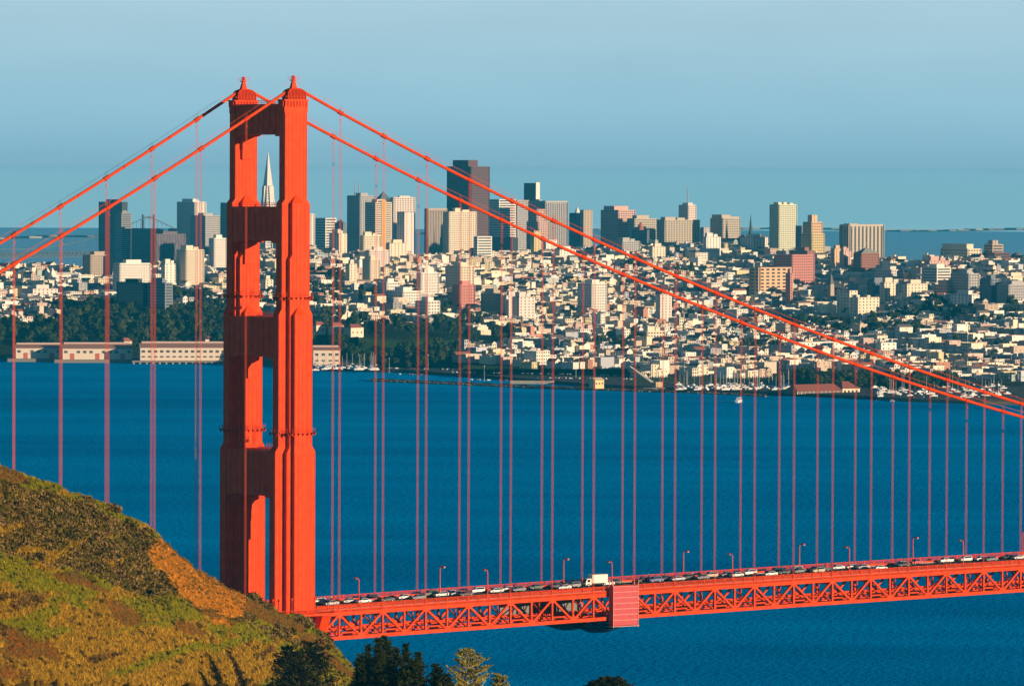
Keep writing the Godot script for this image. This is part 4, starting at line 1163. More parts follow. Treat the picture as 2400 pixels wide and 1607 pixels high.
	block("hotel_tower", "plain tan slab tower beside the cupola tower", "plain", 1360, 1368, 1389, 492, 8750, "tan", [], 9.0)
	block("hotel_tower", "large pink hotel block with a dark gridded side", "grid", 1409, 1450, 1489, 493, 8650, "pink", [[0.0, 0.85, 0.15, 0.75, 7.0]], 3.6)
	block("hotel_tower", "beige hotel block with a tiled rim beside the large pink hotel", "grid", 1471, 1488, 1541, 513, 8600, "beige", [[0.15, 0.7, 0.2, 0.8, 6.0]], 3.8)
	var dm := block("hotel_tower", "small blue-grey block with a red domed lantern", "grid", 1482, 1517, 1521, 540, 8450, "blue", [], 3.2)
	var dsz: Vector3 = dm.get_meta("size")
	var db := MB.new()
	db.col = Color(0.40, 0.14, 0.11)
	db.tube([Vector3(0, dsz.y, 0), Vector3(0, dsz.y + 5, 0), Vector3(0, dsz.y + 8, 0), Vector3(0, dsz.y + 10.5, 0), Vector3(0, dsz.y + 13, 0)], [4.6, 4.6, 4.0, 2.2, 0.2], 10)
	put(db, "dome", M.vc, dm)
	var ga := block("apartment_building", "wide beige apartment block with a grid of bay windows and roof garden", "grid", 1541, 1559, 1640, 516, 8500, "beige", [[0.05, 0.35, 0.2, 0.8, 5.0], [0.4, 0.62, 0.2, 0.8, 4.0]], 5.2, 3.2)
	mast(ga, Vector3(-18, ga.get_meta("size").y + 5, 0), 18.0, 0.25, "flagpole")
	var mh := block("hotel_tower", "pinkish hotel tower with a tall needle mast on its crown", "grid", 1592, 1614, 1632, 481, 8700, "pinkwhite", [[0.2, 0.8, 0.2, 0.8, 4.0]], 3.8)
	mast(mh, Vector3(0, mh.get_meta("size").y + 4, 0), 28.0, 1.1)
	block("apartment_building", "grey-beige block with a flared glazed top beside the cathedral", "grid", 1666, 1695, 1735.6, 512, 8500, "beige", [[0.0, 0.5, 0.1, 0.9, 6.0], [0.5, 1.0, 0.1, 0.9, 3.0]], 3.4)
	block("apartment_building", "low grey block beside the block with a flared glazed top", "plain", 1648, 1650, 1668, 533, 8600, "ltgrey")
	block("apartment_tower", "tall pale yellow-green apartment tower on the hilltop", "grid", 1805, 1827, 1868.6, 480, 8200, "green", [[0.1, 0.3, 0.2, 0.7, 4.0], [0.4, 0.6, 0.2, 0.7, 4.0], [0.75, 0.95, 0.2, 0.7, 3.0]], 3.4, 3.1)
	block("apartment_tower", "thin dark tower squeezed beside the pale green tower", "grid", 1866, 1879, 1884, 530, 8150, "blue")
	var dc := block("apartment_tower", "orange-cream stepped tower with a square top block", "grid", 1881, 1904, 1933, 548, 8100, "yellow", [], 3.6)
	var dz: Vector3 = dc.get_meta("size")
	facade(dc, dz.x * 0.86, dz.z * 0.86, dz.y + 0.4, dz.y + 17, "grid", TONE.orange, -1.0, 0, 3.5, 3.6)
	facade(dc, dz.x * 0.42, dz.z * 0.45, dz.y + 17.2, dz.y + 28, "plain", TONE.orange, -2.0, 0)
	block("apartment_building", "large plain beige slab with ribbed walls above the bay", "rib", 1970, 1992, 2072, 528, 7900, "beige", [[0.05, 0.3, 0.2, 0.8, 2.5]], 6.5)
	block("hotel_tower", "square red apartment block with white windows", "grid", 1815.6, 1858, 1909.6, 598, 7200, "red", [], 3.6)
	block("school_building", "long orange-tan school block with paired windows", "grid", 1759, 1781, 1858, 628, 7050, "orange", [], 8.0, 4.2)
	var hb := block("school_building", "brick block with a grey hipped roof below the beige slab", "grid", 2002, 2020, 2061, 594, 7600, "brick", [], 3.2)
	pyramid(hb, Vector3(0, hb.get_meta("size").y + 0.5, 0), hb.get_meta("size").x, hb.get_meta("size").z, 8.0, Color(0.25, 0.26, 0.24))
	block("apartment_building", "cream block of flats standing clear of the trees with few windows", "plain", 1992, 2012, 2062, 697, 6500, "cream", [[0.05, 0.2, 0.2, 0.7, 3.0], [0.55, 0.7, 0.2, 0.7, 2.5]])
	block("apartment_building", "windowless cream stair block behind the cream flats", "plain", 1962, 1992, 2011, 681, 6560, "cream", [], 9.0)
	block("hospital_building", "large white hospital block with a dark mansard roof", "grid", 2206, 2270, 2301, 584, 7300, "cream", [[0.0, 0.5, 0.05, 0.95, 7.0]], 4.6)
	var tb := block("hospital_building", "brown terraced block stepping down from a square tower", "band", 2304, 2332, 2368, 593, 7300, "brown", [], 4.0, 3.2)
	var tz: Vector3 = tb.get_meta("size")
	facade(tb, tz.x * 0.7, tz.z * 0.7, tz.y + 0.4, tz.y + 11, "band", TONE.tan, -tz.x * 0.1, -2)
	facade(tb, tz.x * 0.35, tz.z * 0.4, tz.y + 11.2, tz.y + 17, "plain", TONE.tan, -tz.x * 0.15, -2)
	# mid-rise blocks on the slope
	var grp := "mid-rise apartment blocks on the city slope"
	var mids := [["plain", 771, 794, 813, 547, 7700, "cream"], ["grid", 849, 853, 892, 553, 7700, "cream"], ["plain", 908, 913, 955, 570, 7500, "cream"], ["grid", 860, 866, 913, 587, 7300, "pinkwhite"], ["grid", 850, 868, 890, 609, 7000, "cream"], ["plain", 812, 819, 836, 618, 6900, "cream"],
		["grid", 884, 907, 936, 662, 6700, "white"], ["grid", 904, 945, 986, 683, 6550, "white"], ["grid", 974, 1004, 1030, 706, 6450, "white"], ["plain", 904, 921, 943, 709, 6430, "grey"], ["grid", 1128, 1161, 1186, 688, 6560, "tan"], ["plain", 1180, 1187, 1220, 693, 6540, "pinkwhite"], ["grid", 1355, 1388, 1422, 665, 6700, "white"],
		["plain", 1200, 1217, 1254, 696, 6500, "pinkwhite"], ["grid", 1500, 1518, 1559, 777, 6150, "cream"], ["grid", 983, 987, 1028, 640, 6800, "white"], ["grid", 1045, 1080, 1111, 624, 7000, "cream"], ["grid", 490, 502, 530, 559, 7200, "white"], ["grid", 414, 436, 477, 586, 6950, "cream"], ["grid", 265, 281, 352, 618, 6850, "white"], ["grid", 194, 212, 262, 598, 7300, "tan"],
		["glass", 272, 335, 353, 664, 6500, "teal"], ["band", 345, 386, 404, 664, 6470, "blue"], ["plain", 381, 386, 414, 618, 6950, "white"], ["plain", 50, 76, 135, 677, 6850, "pinkwhite"], ["grid", 2051, 2091, 2118, 633, 7100, "pinkwhite"], ["band", 2161, 2197, 2230, 628, 6900, "white"], ["plain", 2175, 2180, 2227, 611, 7150, "pink"],
		["plain", 2070, 2074, 2116, 662, 6750, "cream"], ["plain", 2113, 2127, 2175, 665, 6700, "cream"], ["grid", 2299, 2325, 2346, 654, 6500, "blue"], ["grid", 2338, 2366, 2420, 668, 6480, "ltgrey"], ["plain", 2228, 2279, 2297, 691, 6440, "white"], ["grid", 2230, 2272, 2296, 642, 6700, "ltgrey"], ["plain", 2292, 2322, 2345, 622, 7000, "pinkwhite"], ["plain", 2350, 2362, 2410, 648, 6800, "cream"],
		["grid", 2190, 2222, 2256, 668, 6720, "pink"], ["plain", 1735, 1766, 1800, 556, 8250, "white"], ["plain", 1850, 1893, 1912, 588, 7900, "brick"], ["plain", 1955, 1957, 1976, 583, 7700, "orange"], ["plain", 1977, 1978, 1996, 588, 7650, "pink"], ["plain", 1650, 1656, 1690, 555, 8100, "white"], ["plain", 1525, 1530, 1560, 578, 8050, "cream"], ["grid", 1440, 1460, 1500, 566, 8150, "ltgrey"],
		["plain", 1850, 1853, 1857, 640, 6800, "red"], ["plain", 1300, 1312, 1350, 585, 8000, "white"], ["grid", 2034, 2049, 2095, 662, 6800, "blue"], ["plain", 1540, 1548, 1575, 690, 6500, "pinkwhite"], ["grid", 640, 650, 672, 570, 8200, "white"], ["plain", 612, 618, 640, 590, 7800, "cream"], ["plain", 610, 622, 640, 655, 6800, "cream"]]
	for q in mids:
		block("apartment_building", "mid-rise %s block with %s windows among the houses" % [{"cream": "cream", "pinkwhite": "pale pink", "white": "white", "grey": "grey", "tan": "tan", "teal": "dark glass", "blue": "blue-grey", "pink": "pink", "ltgrey": "light grey", "brick": "brick", "orange": "orange", "red": "red"}[q[6]], {"plain": "sparse", "grid": "closely gridded", "band": "banded", "glass": "glazed"}[q[0]]], q[0], q[1], q[2], q[3], q[4], q[5], q[6], P1 if (int(q[1]) % 3) else P2, 3.6, 3.2, grp)
	block("apartment_building", "orange brick block beside the park trees", "plain", 928, 932, 974, 755, 6330, "orange")
	block("apartment_building", "salmon red block with white lintels halfway up the slope", "grid", 1060, 1079, 1113, 668, 6650, "red", P1, 3.4)
	var rc := block("church_building", "red church with a stubby tower above the terraced houses", "plain", 1218, 1226, 1272, 784, 6180, "red")
	var rz: Vector3 = rc.get_meta("size")
	var tt := MB.new()
	tt.col = TONE.red
	tt.span(-rz.x * 0.1, rz.x * 0.1, rz.y * 0.5, rz.y + 9, -4, 4)
	put(tt, "bell_tower", M.vc, rc)
	block("warehouse_store", "long low white store with a row of tall windows near the marina", "plain", 1845, 1862, 2063, 802, 5900, "white", [], 5.5, 5.0)
	block("warehouse_store", "white annexe at the end of the long low store", "plain", 2064, 2066, 2102, 803, 5860, "white")
	block("apartment_building", "big pale blue-grey wall of a garage beside the long white store", "plain", 1802, 1856, 1860, 810, 5850, "ltgrey", [], 9.0)
	# pyramid tower
	var pp := at_depth(627.7, 355.4, 9116)
	var py := thing("pyramid_tower", "slender white pyramid skyscraper with two side wings", "skyscraper", Vector3(pp.x, 6, pp.z), GRID)
	var h := pp.y - 6
	var b := MB.new()
	b.col = Color(0.66, 0.62, 0.56)
	b.frustum(0, 0, 0, h, 46, 46, 0.6, 0.6)
	put(b, "wall", M.vc, py)
	b = MB.new()
	b.col = Color(0.05, 0.06, 0.07)
	for k in 40:
		var f := 0.02 + k * 0.018
		var w := 46.0 * (1 - f) * 0.86
		for s in [-1.0, 1.0]:
			b.box(Vector3(0, h * f, s * 23.0 * (1 - f)), Vector3(w, 1.5, 0.5)); b.box(Vector3(s * 23.0 * (1 - f), h * f, 0), Vector3(0.5, 1.5, w))
	put(b, "window_band", M.far_glass, py, "stuff")
	for s in [-1.0, 1.0]:
		b = MB.new()
		b.col = Color(0.66, 0.62, 0.56)
		b.hexa([Vector3(-3.5, h * 0.3, s * 14), Vector3(3.5, h * 0.3, s * 14), Vector3(3.5, h * 0.3, s * 19), Vector3(-3.5, h * 0.3, s * 19)] if s < 0 else [Vector3(-3.5, h * 0.3, s * 19), Vector3(3.5, h * 0.3, s * 19), Vector3(3.5, h * 0.3, s * 14), Vector3(-3.5, h * 0.3, s * 14)], [Vector3(-3.2, h * 0.76, s * 8.5), Vector3(3.2, h * 0.76, s * 8.5), Vector3(3.2, h * 0.765, s * 4), Vector3(-3.2, h * 0.765, s * 4)])
		b.span(s * 6, s * 15.5, h * 0.3, h * 0.5, -3.3, 3.3); b.frustum(s * 8.0, 0, h * 0.5, h * 0.76, 10.0, 6.6, 3.0, 6.0)
		put(b, "wing", M.vc, py)
	# churches
	var ch := at_depth(122, 680, 7250)
	ch.y = city_under(ch) - 2
	var cj := thing("church", "pale church with twin pointed spires among the houses", "church", ch, GRID)
	var top := at_depth(122, 627, 7250).y - ch.y
	b = MB.new()
	b.col = TONE.white
	b.span(-3, 34, 0, top * 0.55, -8, 8)
	b.prism(PackedVector2Array([Vector2(-3, top * 0.55), Vector2(34, top * 0.55), Vector2(34, top * 0.56), Vector2(30, top * 0.7), Vector2(0, top * 0.7)]), [8.0, 8.0, 8.0, 0.2, 0.2])
	put(b, "nave", M.vc, cj)
	for s in [-1.0, 1.0]:
		b = MB.new()
		b.col = TONE.white
		b.frustum(-4, s * 6, 0, top * 0.72, 6.5, 6.5, 6.0, 6.0); b.frustum(-4, s * 6, top * 0.72, top, 5.0, 5.0, 0.3, 0.3)
		put(b, "spire", M.vc, cj)
	var ct := at_depth(1759.7, 570, 8480)
	ct.y = city_under(ct) - 2
	var cat := thing("cathedral", "dark cathedral roof with one tall needle spire on the hilltop", "church", ct, GRID)
	var sy := at_depth(1759.7, 502, 8480).y - ct.y
	var ny := at_depth(1759.7, 551, 8480).y - ct.y
	b = MB.new()
	b.col = Color(0.16, 0.16, 0.17)
	b.span(-18, 26, 0, ny * 0.75, -14, 14)
	b.prism(PackedVector2Array([Vector2(-18, ny * 0.75), Vector2(26, ny * 0.75), Vector2(24, ny + 1), Vector2(-16, ny + 1)]), [14.0, 14.0, 0.3, 0.3])
	put(b, "nave", M.vc, cat)
	b = MB.new()
	b.col = Color(0.07, 0.09, 0.10)
	b.frustum(0, 0, ny, ny + (sy - ny) * 0.3, 4.5, 4.5, 3.2, 3.2); b.frustum(0, 0, ny + (sy - ny) * 0.3, sy, 3.2, 3.2, 0.2, 0.2)
	put(b, "spire", M.vc, cat)
	var c2 := at_depth(1948, 680, 6900)
	c2.y = city_under(c2) - 2
	var st := thing("church", "stone church tower with a pointed cap beside its dark roof", "church", c2, GRID)
	var t2 := at_depth(1948, 639, 6900).y - c2.y
	b = MB.new()
	b.col = TONE.tan
	b.frustum(0, 0, 0, t2 * 0.66, 6.5, 6.5, 5.8, 5.8)
	put(b, "bell_tower", M.vc, st)
	pyramid(st, Vector3(0, t2 * 0.66, 0), 6.2, 6.2, t2 * 0.34, Color(0.15, 0.15, 0.15), "spire")
	b = MB.new()
	b.col = Color(0.10, 0.11, 0.12)
	b.prism(PackedVector2Array([Vector2(4, 0), Vector2(34, 0), Vector2(34, 7), Vector2(32, 14), Vector2(6, 14), Vector2(4, 7)]), [8.0, 8.0, 8.0, 0.3, 0.3, 8.0])
	put(b, "nave", M.vc, st)
	var d3 := at_depth(2384, 622, 7250)
	d3.y = city_under(d3) - 2
	var dd := thing("domed_temple", "pink domed temple at the crest of the hill", "temple", d3, GRID)
	var t3 := at_depth(2384, 592, 7250).y - d3.y
	b = MB.new()
	b.col = TONE.pink
	b.span(-9, 9, 0, t3 * 0.55, -9, 9)
	put(b, "wall", M.vc, dd)
	b = MB.new()
	b.col = Color(0.13, 0.11, 0.10)
	var pts := []
	var rs := []
	for k in 7:
		pts.append(Vector3(0, t3 * 0.55 + sin(k * PI / 12) * t3 * 0.45, 0)); rs.append(maxf(cos(k * PI / 12) * 9.0, 0.2))
	b.tube(pts, rs, 14)
	put(b, "dome", M.vc, dd)

# ------------------------------------------------------------------ houses
const PAINT := [[Color(0.82, 0.75, 0.62), "white"], [Color(0.80, 0.69, 0.50), "cream"], [Color(0.84, 0.78, 0.68), "white"], [Color(0.64, 0.53, 0.40), "beige"], [Color(0.62, 0.45, 0.37), "pink"], [Color(0.56, 0.44, 0.33), "tan"], [Color(0.40, 0.39, 0.38), "grey"], [Color(0.66, 0.54, 0.30), "yellow"], [Color(0.42, 0.48, 0.44), "pale green"], [Color(0.45, 0.22, 0.15), "brick red"], [Color(0.50, 0.52, 0.55), "pale blue"]]
const PW := [20, 22, 12, 12, 9, 7, 6, 3, 2, 3, 2]
func pick_paint() -> int:
	var r := rng.randi() % 98
	for i in PW.size():
		r -= PW[i]
		if r < 0: return i
	return 0
func house_walls(b: MB, x: Transform3D, w: float, d: float, h: float, gable: bool) -> void:
	var p := func(a: float, y: float, c: float) -> Vector3: return x * Vector3(a, y, c)
	var k := [Vector3(-w / 2, 0, d / 2), Vector3(w / 2, 0, d / 2), Vector3(w / 2, 0, -d / 2), Vector3(-w / 2, 0, -d / 2)]
	for i in 4:
		var a: Vector3 = k[i]
		var e: Vector3 = k[(i + 1) % 4]
		b.quad(x * a, x * e, x * (e + Vector3(0, h, 0)), x * (a + Vector3(0, h, 0)))
	if gable:
		var r := h + w * 0.36
		b.tri(p.call(-w / 2, h, d / 2), p.call(w / 2, h, d / 2), p.call(0, r, d / 2)); b.tri(p.call(w / 2, h, -d / 2), p.call(-w / 2, h, -d / 2), p.call(0, r, -d / 2))
func house_roof(b: MB, x: Transform3D, w: float, d: float, h: float, gable: bool) -> void:
	var p := func(a: float, y: float, c: float) -> Vector3: return x * Vector3(a, y, c)
	if gable:
		var r := h + w * 0.36
		b.quad(p.call(-w / 2 - 0.3, h - 0.15, d / 2 + 0.3), p.call(0, r + 0.1, d / 2 + 0.3), p.call(0, r + 0.1, -d / 2 - 0.3), p.call(-w / 2 - 0.3, h - 0.15, -d / 2 - 0.3))
		b.quad(p.call(0, r + 0.1, d / 2 + 0.3), p.call(w / 2 + 0.3, h - 0.15, d / 2 + 0.3), p.call(w / 2 + 0.3, h - 0.15, -d / 2 - 0.3), p.call(0, r + 0.1, -d / 2 - 0.3))
	else:
		b.quad(p.call(-w / 2, h - 0.35, d / 2), p.call(w / 2, h - 0.35, d / 2), p.call(w / 2, h - 0.35, -d / 2), p.call(-w / 2, h - 0.35, -d / 2))
func house_windows(b: MB, x: Transform3D, w: float, d: float, h: float, both: bool) -> void:
	var nf := maxi(1, int(h / 3.2))
	for f in nf:
		var y := (f + 0.32) * h / nf
		for k in maxi(1, int(w / 2.7)):
			var n := maxi(1, int(w / 2.7))
			var cx := -w / 2 + (k + 0.5) * w / n
			b.quad(x * Vector3(cx - 0.75, y, d / 2 + 0.05), x * Vector3(cx + 0.75, y, d / 2 + 0.05), x * Vector3(cx + 0.75, y + 1.75, d / 2 + 0.05), x * Vector3(cx - 0.75, y + 1.75, d / 2 + 0.05))
		if both:
			for k in 3:
				var cz := -d / 2 + (k + 0.5) * d / 3
				for s in [-1.0, 1.0]:
					if rng.randf() < 0.5: b.quad(x * Vector3(s * (w / 2 + 0.05), y, cz + 0.5 * s), x * Vector3(s * (w / 2 + 0.05), y, cz - 0.5 * s), x * Vector3(s * (w / 2 + 0.05), y + 1.4, cz - 0.5 * s), x * Vector3(s * (w / 2 + 0.05), y + 1.4, cz + 0.5 * s))
	if rng.randf() < 0.5: b.quad(x * Vector3(-w / 2 + 0.6, 0.1, d / 2 + 0.05), x * Vector3(-w / 2 + 3.0, 0.1, d / 2 + 0.05), x * Vector3(-w / 2 + 3.0, 2.4, d / 2 + 0.05), x * Vector3(-w / 2 + 0.6, 2.4, d / 2 + 0.05))

var gardens: Array = []
func build_houses() -> void:
	rng.seed = 77
	var lots := []
	var o := flat_at(1200, 6800)
	for i in range(-42, 44):
		for j in range(-34, 34):
			var c := o + S1 * (i * 104.0 + 7.0 * sin(j * 1.3)) + W1 * (j * 146.0 + 9.0 * sin(i * 0.9))
			var q := pix(Vector3(c.x, 40, c.z))
			if q.z < 4700 or q.x < -140 or q.x > 2540: continue
			var col := city_col(q.x)
			if q.z < col[0] + 20 or q.z > col[5] + 420: continue
			var ew := rng.randf() < 0.72
			var tall := 1.0 + 0.28 * cn.get_noise_2d(c.x * 1.7 + 900, c.z * 1.7)
			for side in ([-1.0, 1.0, 0.03] if ew else [-1.0, 1.0]):
				var run := 92.0 if ew else 132.0
				var a := -run / 2
				while a < run / 2 - 6.0:
					var w := rng.randf_range(5.8, 8.4)
					if rng.randf() < 0.10: w = rng.randf_range(11, 18)
					if a + w > run / 2: break
					var dep := rng.randf_range(14, 22)
					var off: float = ((66.0 if ew else 45.0) - dep / 2 - rng.randf_range(0, 2.0)) * side
					var p: Vector3 = c + (S1 * (a + w / 2) + W1 * off if ew else S1 * (-off) + W1 * (a + w / 2))
					a += w + (rng.randf_range(1.0, 4.0) if rng.randf() < 0.2 else 0.12)
					if rng.randf() < 0.05: continue
					lots.append([p, w, dep, ew, side, tall])
			for k in 7:
				gardens.append(c + S1 * rng.randf_range(-40, 40) + W1 * rng.randf_range(-60, 60))
			for k in 5:
				gardens.append(c + S1 * rng.randf_range(-52, 52) + W1 * (73.0 if rng.randf() < 0.5 else -73.0))
	var wall := MB.new()
	var roof := MB.new()
	var win := MB.new()
	win.col = Color(0.05, 0.06, 0.07)
	var near := []
	for l in lots:
		var p: Vector3 = l[0]
		p.y = city_under(p)
		var q := pix(p)
		if q.x < -60 or q.x > 2460 or land_use(q.x, q.y) != 0: continue
		var col := city_col(q.x)
		if q.z < col[0] + 30: continue
		var hit := false
		for f in foot:
			var d: Vector3 = p - f[0]
			if absf(d.dot(S1)) < f[1] + 6 and absf(d.dot(W1)) < f[2] + 6: hit = true; break
		if hit: continue
		near.append([q.z, l, p])
	near.sort_custom(func(a, b): return a[0] < b[0])
	var shown := 0
	for k in near.size():
		var l: Array = near[k][1]
		var p: Vector3 = near[k][2]
		var q := pix(p)
		var h: float = clampf(rng.randfn(7.3, 2.3) * l[5], 4.5, 13.0) + (rng.randf_range(2, 6) if rng.randf() < 0.07 else 0.0)
		var gable: bool = rng.randf() < 0.13 and l[1] < 11.0
		var yaw: float = GRID + (0.0 if l[3] else PI / 2) + (PI if (l[4] < 0) else 0.0)
		var x := Transform3D(Basis(Vector3.UP, yaw), p - Vector3(0, 1.5, 0))
		var pi := pick_paint()
		var tone: Color = PAINT[pi][0] * rng.randf_range(0.82, 1.08)
		var rt: Color = [Color(0.34, 0.33, 0.31), Color(0.48, 0.46, 0.42), Color(0.66, 0.63, 0.57), Color(0.22, 0.22, 0.22)][rng.randi() % 4]
		if gable: rt = [Color(0.13, 0.12, 0.12), Color(0.30, 0.11, 0.07), Color(0.20, 0.17, 0.15)][rng.randi() % 3]
		var inframe := q.x > -10 and q.x < 2410
		if inframe and shown < 296:
			shown += 1
			var hs := thing("house", "%s %s house on the city flats by the waterfront" % [PAINT[pi][1], "gabled" if gable else "flat-roofed"], "house", x.origin, yaw, "houses near the waterfront")
			var own := Transform3D()
			var b := MB.new()
			b.col = tone
			house_walls(b, own, l[1], l[2], h + 1.5, gable)
			put(b, "wall", M.vc, hs)
			b = MB.new()
			b.col = rt
			house_roof(b, own, l[1], l[2], h + 1.5, gable)
			put(b, "roof", M.vc, hs)
			b = MB.new()
			b.col = Color(0.05, 0.06, 0.07)
			house_windows(b, own, l[1], l[2], h + 1.5, true)
			put(b, "window_glass", M.far_glass, hs, "stuff")
			b = MB.new()
			b.col = tone * 1.1
			if not gable:
				for s in [-1.0, 1.0]:
					b.box(Vector3(0, h + 1.45, s * l[2] / 2), Vector3(l[1] + 0.3, 0.45, 0.4)); b.box(Vector3(s * l[1] / 2, h + 1.45, 0), Vector3(0.35, 0.5, l[2] - 0.5))
				put(b, "cornice", M.vc, hs)
			b = MB.new()
			b.col = Color(0.35, 0.2, 0.15)
			b.box(Vector3(l[1] * 0.2, h + 2.4, -l[2] * 0.2), Vector3(0.8, 2.4, 1.1))
			put(b, "chimney", M.vc, hs)
			if rng.randf() < 0.6 and not gable:
				b = MB.new()
				b.col = tone
				b.hexa([Vector3(-l[1] * 0.3, 3.4, l[2] / 2 + 1), Vector3(l[1] * 0.1, 3.4, l[2] / 2 + 1), Vector3(l[1] * 0.18, 3.4, l[2] / 2 - 0.1), Vector3(-l[1] * 0.38, 3.4, l[2] / 2 - 0.1)], [Vector3(-l[1] * 0.3, h, l[2] / 2 + 1), Vector3(l[1] * 0.1, h, l[2] / 2 + 1), Vector3(l[1] * 0.18, h, l[2] / 2 - 0.1), Vector3(-l[1] * 0.38, h, l[2] / 2 - 0.1)])
				put(b, "bay_window", M.vc, hs)
			continue
		wall.col = tone
		house_walls(wall, x, l[1], l[2], h + 1.5, gable)
		roof.col = rt
		house_roof(roof, x, l[1], l[2], h + 1.5, gable)
		house_windows(win, x, l[1], l[2], h + 1.5, q.z < 7000)
		if rng.randf() < 0.5:
			wall.col = tone * rng.randf_range(0.6, 1.0)
			var r := x * Transform3D(Basis(), Vector3(rng.randf_range(-2, 2), h + 1.1, rng.randf_range(-4, 4)))
			house_walls(wall, r, rng.randf_range(1.5, 4.0), rng.randf_range(1.5, 5.0), rng.randf_range(1.2, 2.8), false)
	var g := thing("hillside_houses", "dense pale houses and flats covering the city hillside", "houses")
	g.set_meta("kind", "stuff")
	put(wall, "wall", M.vc, g, "stuff"); put(roof, "roof", M.vc, g, "stuff"); put(win, "window_glass", M.far_glass, g, "stuff")

# ------------------------------------------------------------------ waterfront
func shed(called: String, label: String, xl: float, xc: float, xr: float, yeave: float, ybase: float, yridge: float, d: float, doors: bool, arches: bool) -> void:
	var m := measure(xl, xc, xr, yeave, d, 3.6, -0.5, 42.0)
	var o := thing(called, label, "pier shed", m.at, -0.5, "")
	var l: float = m.l
	var t: float = m.t
	var h: float = m.h
	var r := maxf(at_depth(xc, yridge, d).y - m.at.y, h + 3.0)
	var b := MB.new()
	b.col = Color(0.72, 0.60, 0.46)
	b.prism(PackedVector2Array([Vector2(-l / 2, 0), Vector2(l / 2, 0), Vector2(l / 2, h), Vector2(-l / 2, h)]), [t / 2, t / 2, t / 2, t / 2])
	for s in [-1.0, 1.0]: b.tri(Vector3(s * l / 2, h, -s * t / 2), Vector3(s * l / 2, r, 0), Vector3(s * l / 2, h, s * t / 2))
	put(b, "wall", M.vc, o)
	b = MB.new()
	b.col = Color(0.44, 0.24, 0.17)
	b.beam(Vector3(-l / 2 - 0.8, (h + r) / 2 + 0.2, t / 4), Vector3(l / 2 + 0.8, (h + r) / 2 + 0.2, t / 4), sqrt(t * t / 4 + (r - h) * (r - h)) + 1.0, 0.4, Vector3(0, (h - r), t / 2))
	b.beam(Vector3(-l / 2 - 0.8, (h + r) / 2 + 0.2, -t / 4), Vector3(l / 2 + 0.8, (h + r) / 2 + 0.2, -t / 4), sqrt(t * t / 4 + (r - h) * (r - h)) + 1.0, 0.4, Vector3(0, (r - h), t / 2))
	put(b, "roof", M.vc, o)
	b = MB.new()
	b.col = Color(0.55, 0.40, 0.33)
	b.box(Vector3(0, r + 0.9, 0), Vector3(l * 0.96, 1.8, t * 0.2))
	put(b, "roof_monitor", M.vc, o)
	var n := int(l / 6.5)
	for k in n:
		var x := -l / 2 + (k + 0.5) * l / n
		if doors and k % 4 == 1:
			b = MB.new()
			b.col = Color(0.50, 0.13, 0.10)
			b.box(Vector3(x, h * 0.28, t / 2 + 0.05), Vector3(4.6, h * 0.56, 0.3))
			put(b, "door", M.vc, o)
		else:
			for row in ([0.70] if doors else [0.30, 0.72]):
				b = MB.new()
				b.col = Color(0.10, 0.09, 0.09)
				b.box(Vector3(x, h * row, t / 2 + 0.05), Vector3(3.6, 2.6 if row > 0.5 else 1.6, 0.3))
				put(b, "window", M.vc, o)
	var dk := thing("pier", "dark concrete pier under the " + label, "pier", Vector3(m.at.x, 0, m.at.z), -0.5)
	b = MB.new()
	b.col = Color(0.22, 0.19, 0.16)
	b.span(-l / 2 - 9, l / 2 + 30, 1.7 if arches else -3.0, 3.55, -t / 2 - 60, t / 2 + 5)
	put(b, "pier_deck", M.vc, dk)
	if arches:
		for k in int((l + 20) / 7.0):
			b = MB.new()
			b.col = Color(0.40, 0.34, 0.28)
			b.span(-l / 2 - 8 + k * 7.0, -l / 2 - 6.2 + k * 7.0, -2.0, 1.7, t / 2 + 3.2, t / 2 + 4.7)
			put(b, "pier_column", M.vc, dk)

func hull(b: MB, l: float, w: float, h: float) -> void:
	var st := [[-0.5, 0.75, 1.0], [-0.2, 1.0, 0.92], [0.15, 0.9, 0.95], [0.38, 0.5, 1.05], [0.5, 0.05, 1.2]]
	for i in st.size() - 1:
		var a: Array = st[i]
		var e: Array = st[i + 1]
		var wa: float = a[1] * w / 2
		var we: float = e[1] * w / 2
		b.hexa([Vector3(a[0] * l, 0, wa * 0.55), Vector3(e[0] * l, 0, we * 0.55), Vector3(e[0] * l, 0, -we * 0.55), Vector3(a[0] * l, 0, -wa * 0.55)], [Vector3(a[0] * l, h * a[2], wa), Vector3(e[0] * l, h * e[2], we), Vector3(e[0] * l, h * e[2], -we), Vector3(a[0] * l, h * a[2], -wa)])

func sailboat() -> Node3D:
	var o := Node3D.new()
	var b := MB.new()
	b.col = Color(0.74, 0.72, 0.68)
	hull(b, 11.0, 3.2, 1.3)
	put(b, "hull", M.vc, o)
	b = MB.new()
	b.col = Color(0.70, 0.68, 0.64)
	b.frustum(0.3, 0, 1.2, 1.9, 4.6, 1.9, 3.8, 1.4)
	put(b, "cabin", M.vc, o)
	b = MB.new()
	b.col = Color(0.66, 0.62, 0.56)
	b.tube([Vector3(0.8, 1.2, 0), Vector3(0.8, 15.5, 0)], [0.17, 0.11], 6); b.beam(Vector3(0.8, 9.5, -1.2), Vector3(0.8, 9.5, 1.2), 0.08, 0.08)
	put(b, "mast", M.vc, o)
	b = MB.new()
	b.col = [Color(0.05, 0.14, 0.36), Color(0.6, 0.58, 0.52)][rng.randi() % 2]
	b.tube([Vector3(0.8, 2.9, 0), Vector3(-4.0, 2.7, 0)], [0.26, 0.18], 6)
	put(b, "boom", M.vc, o)
	return o
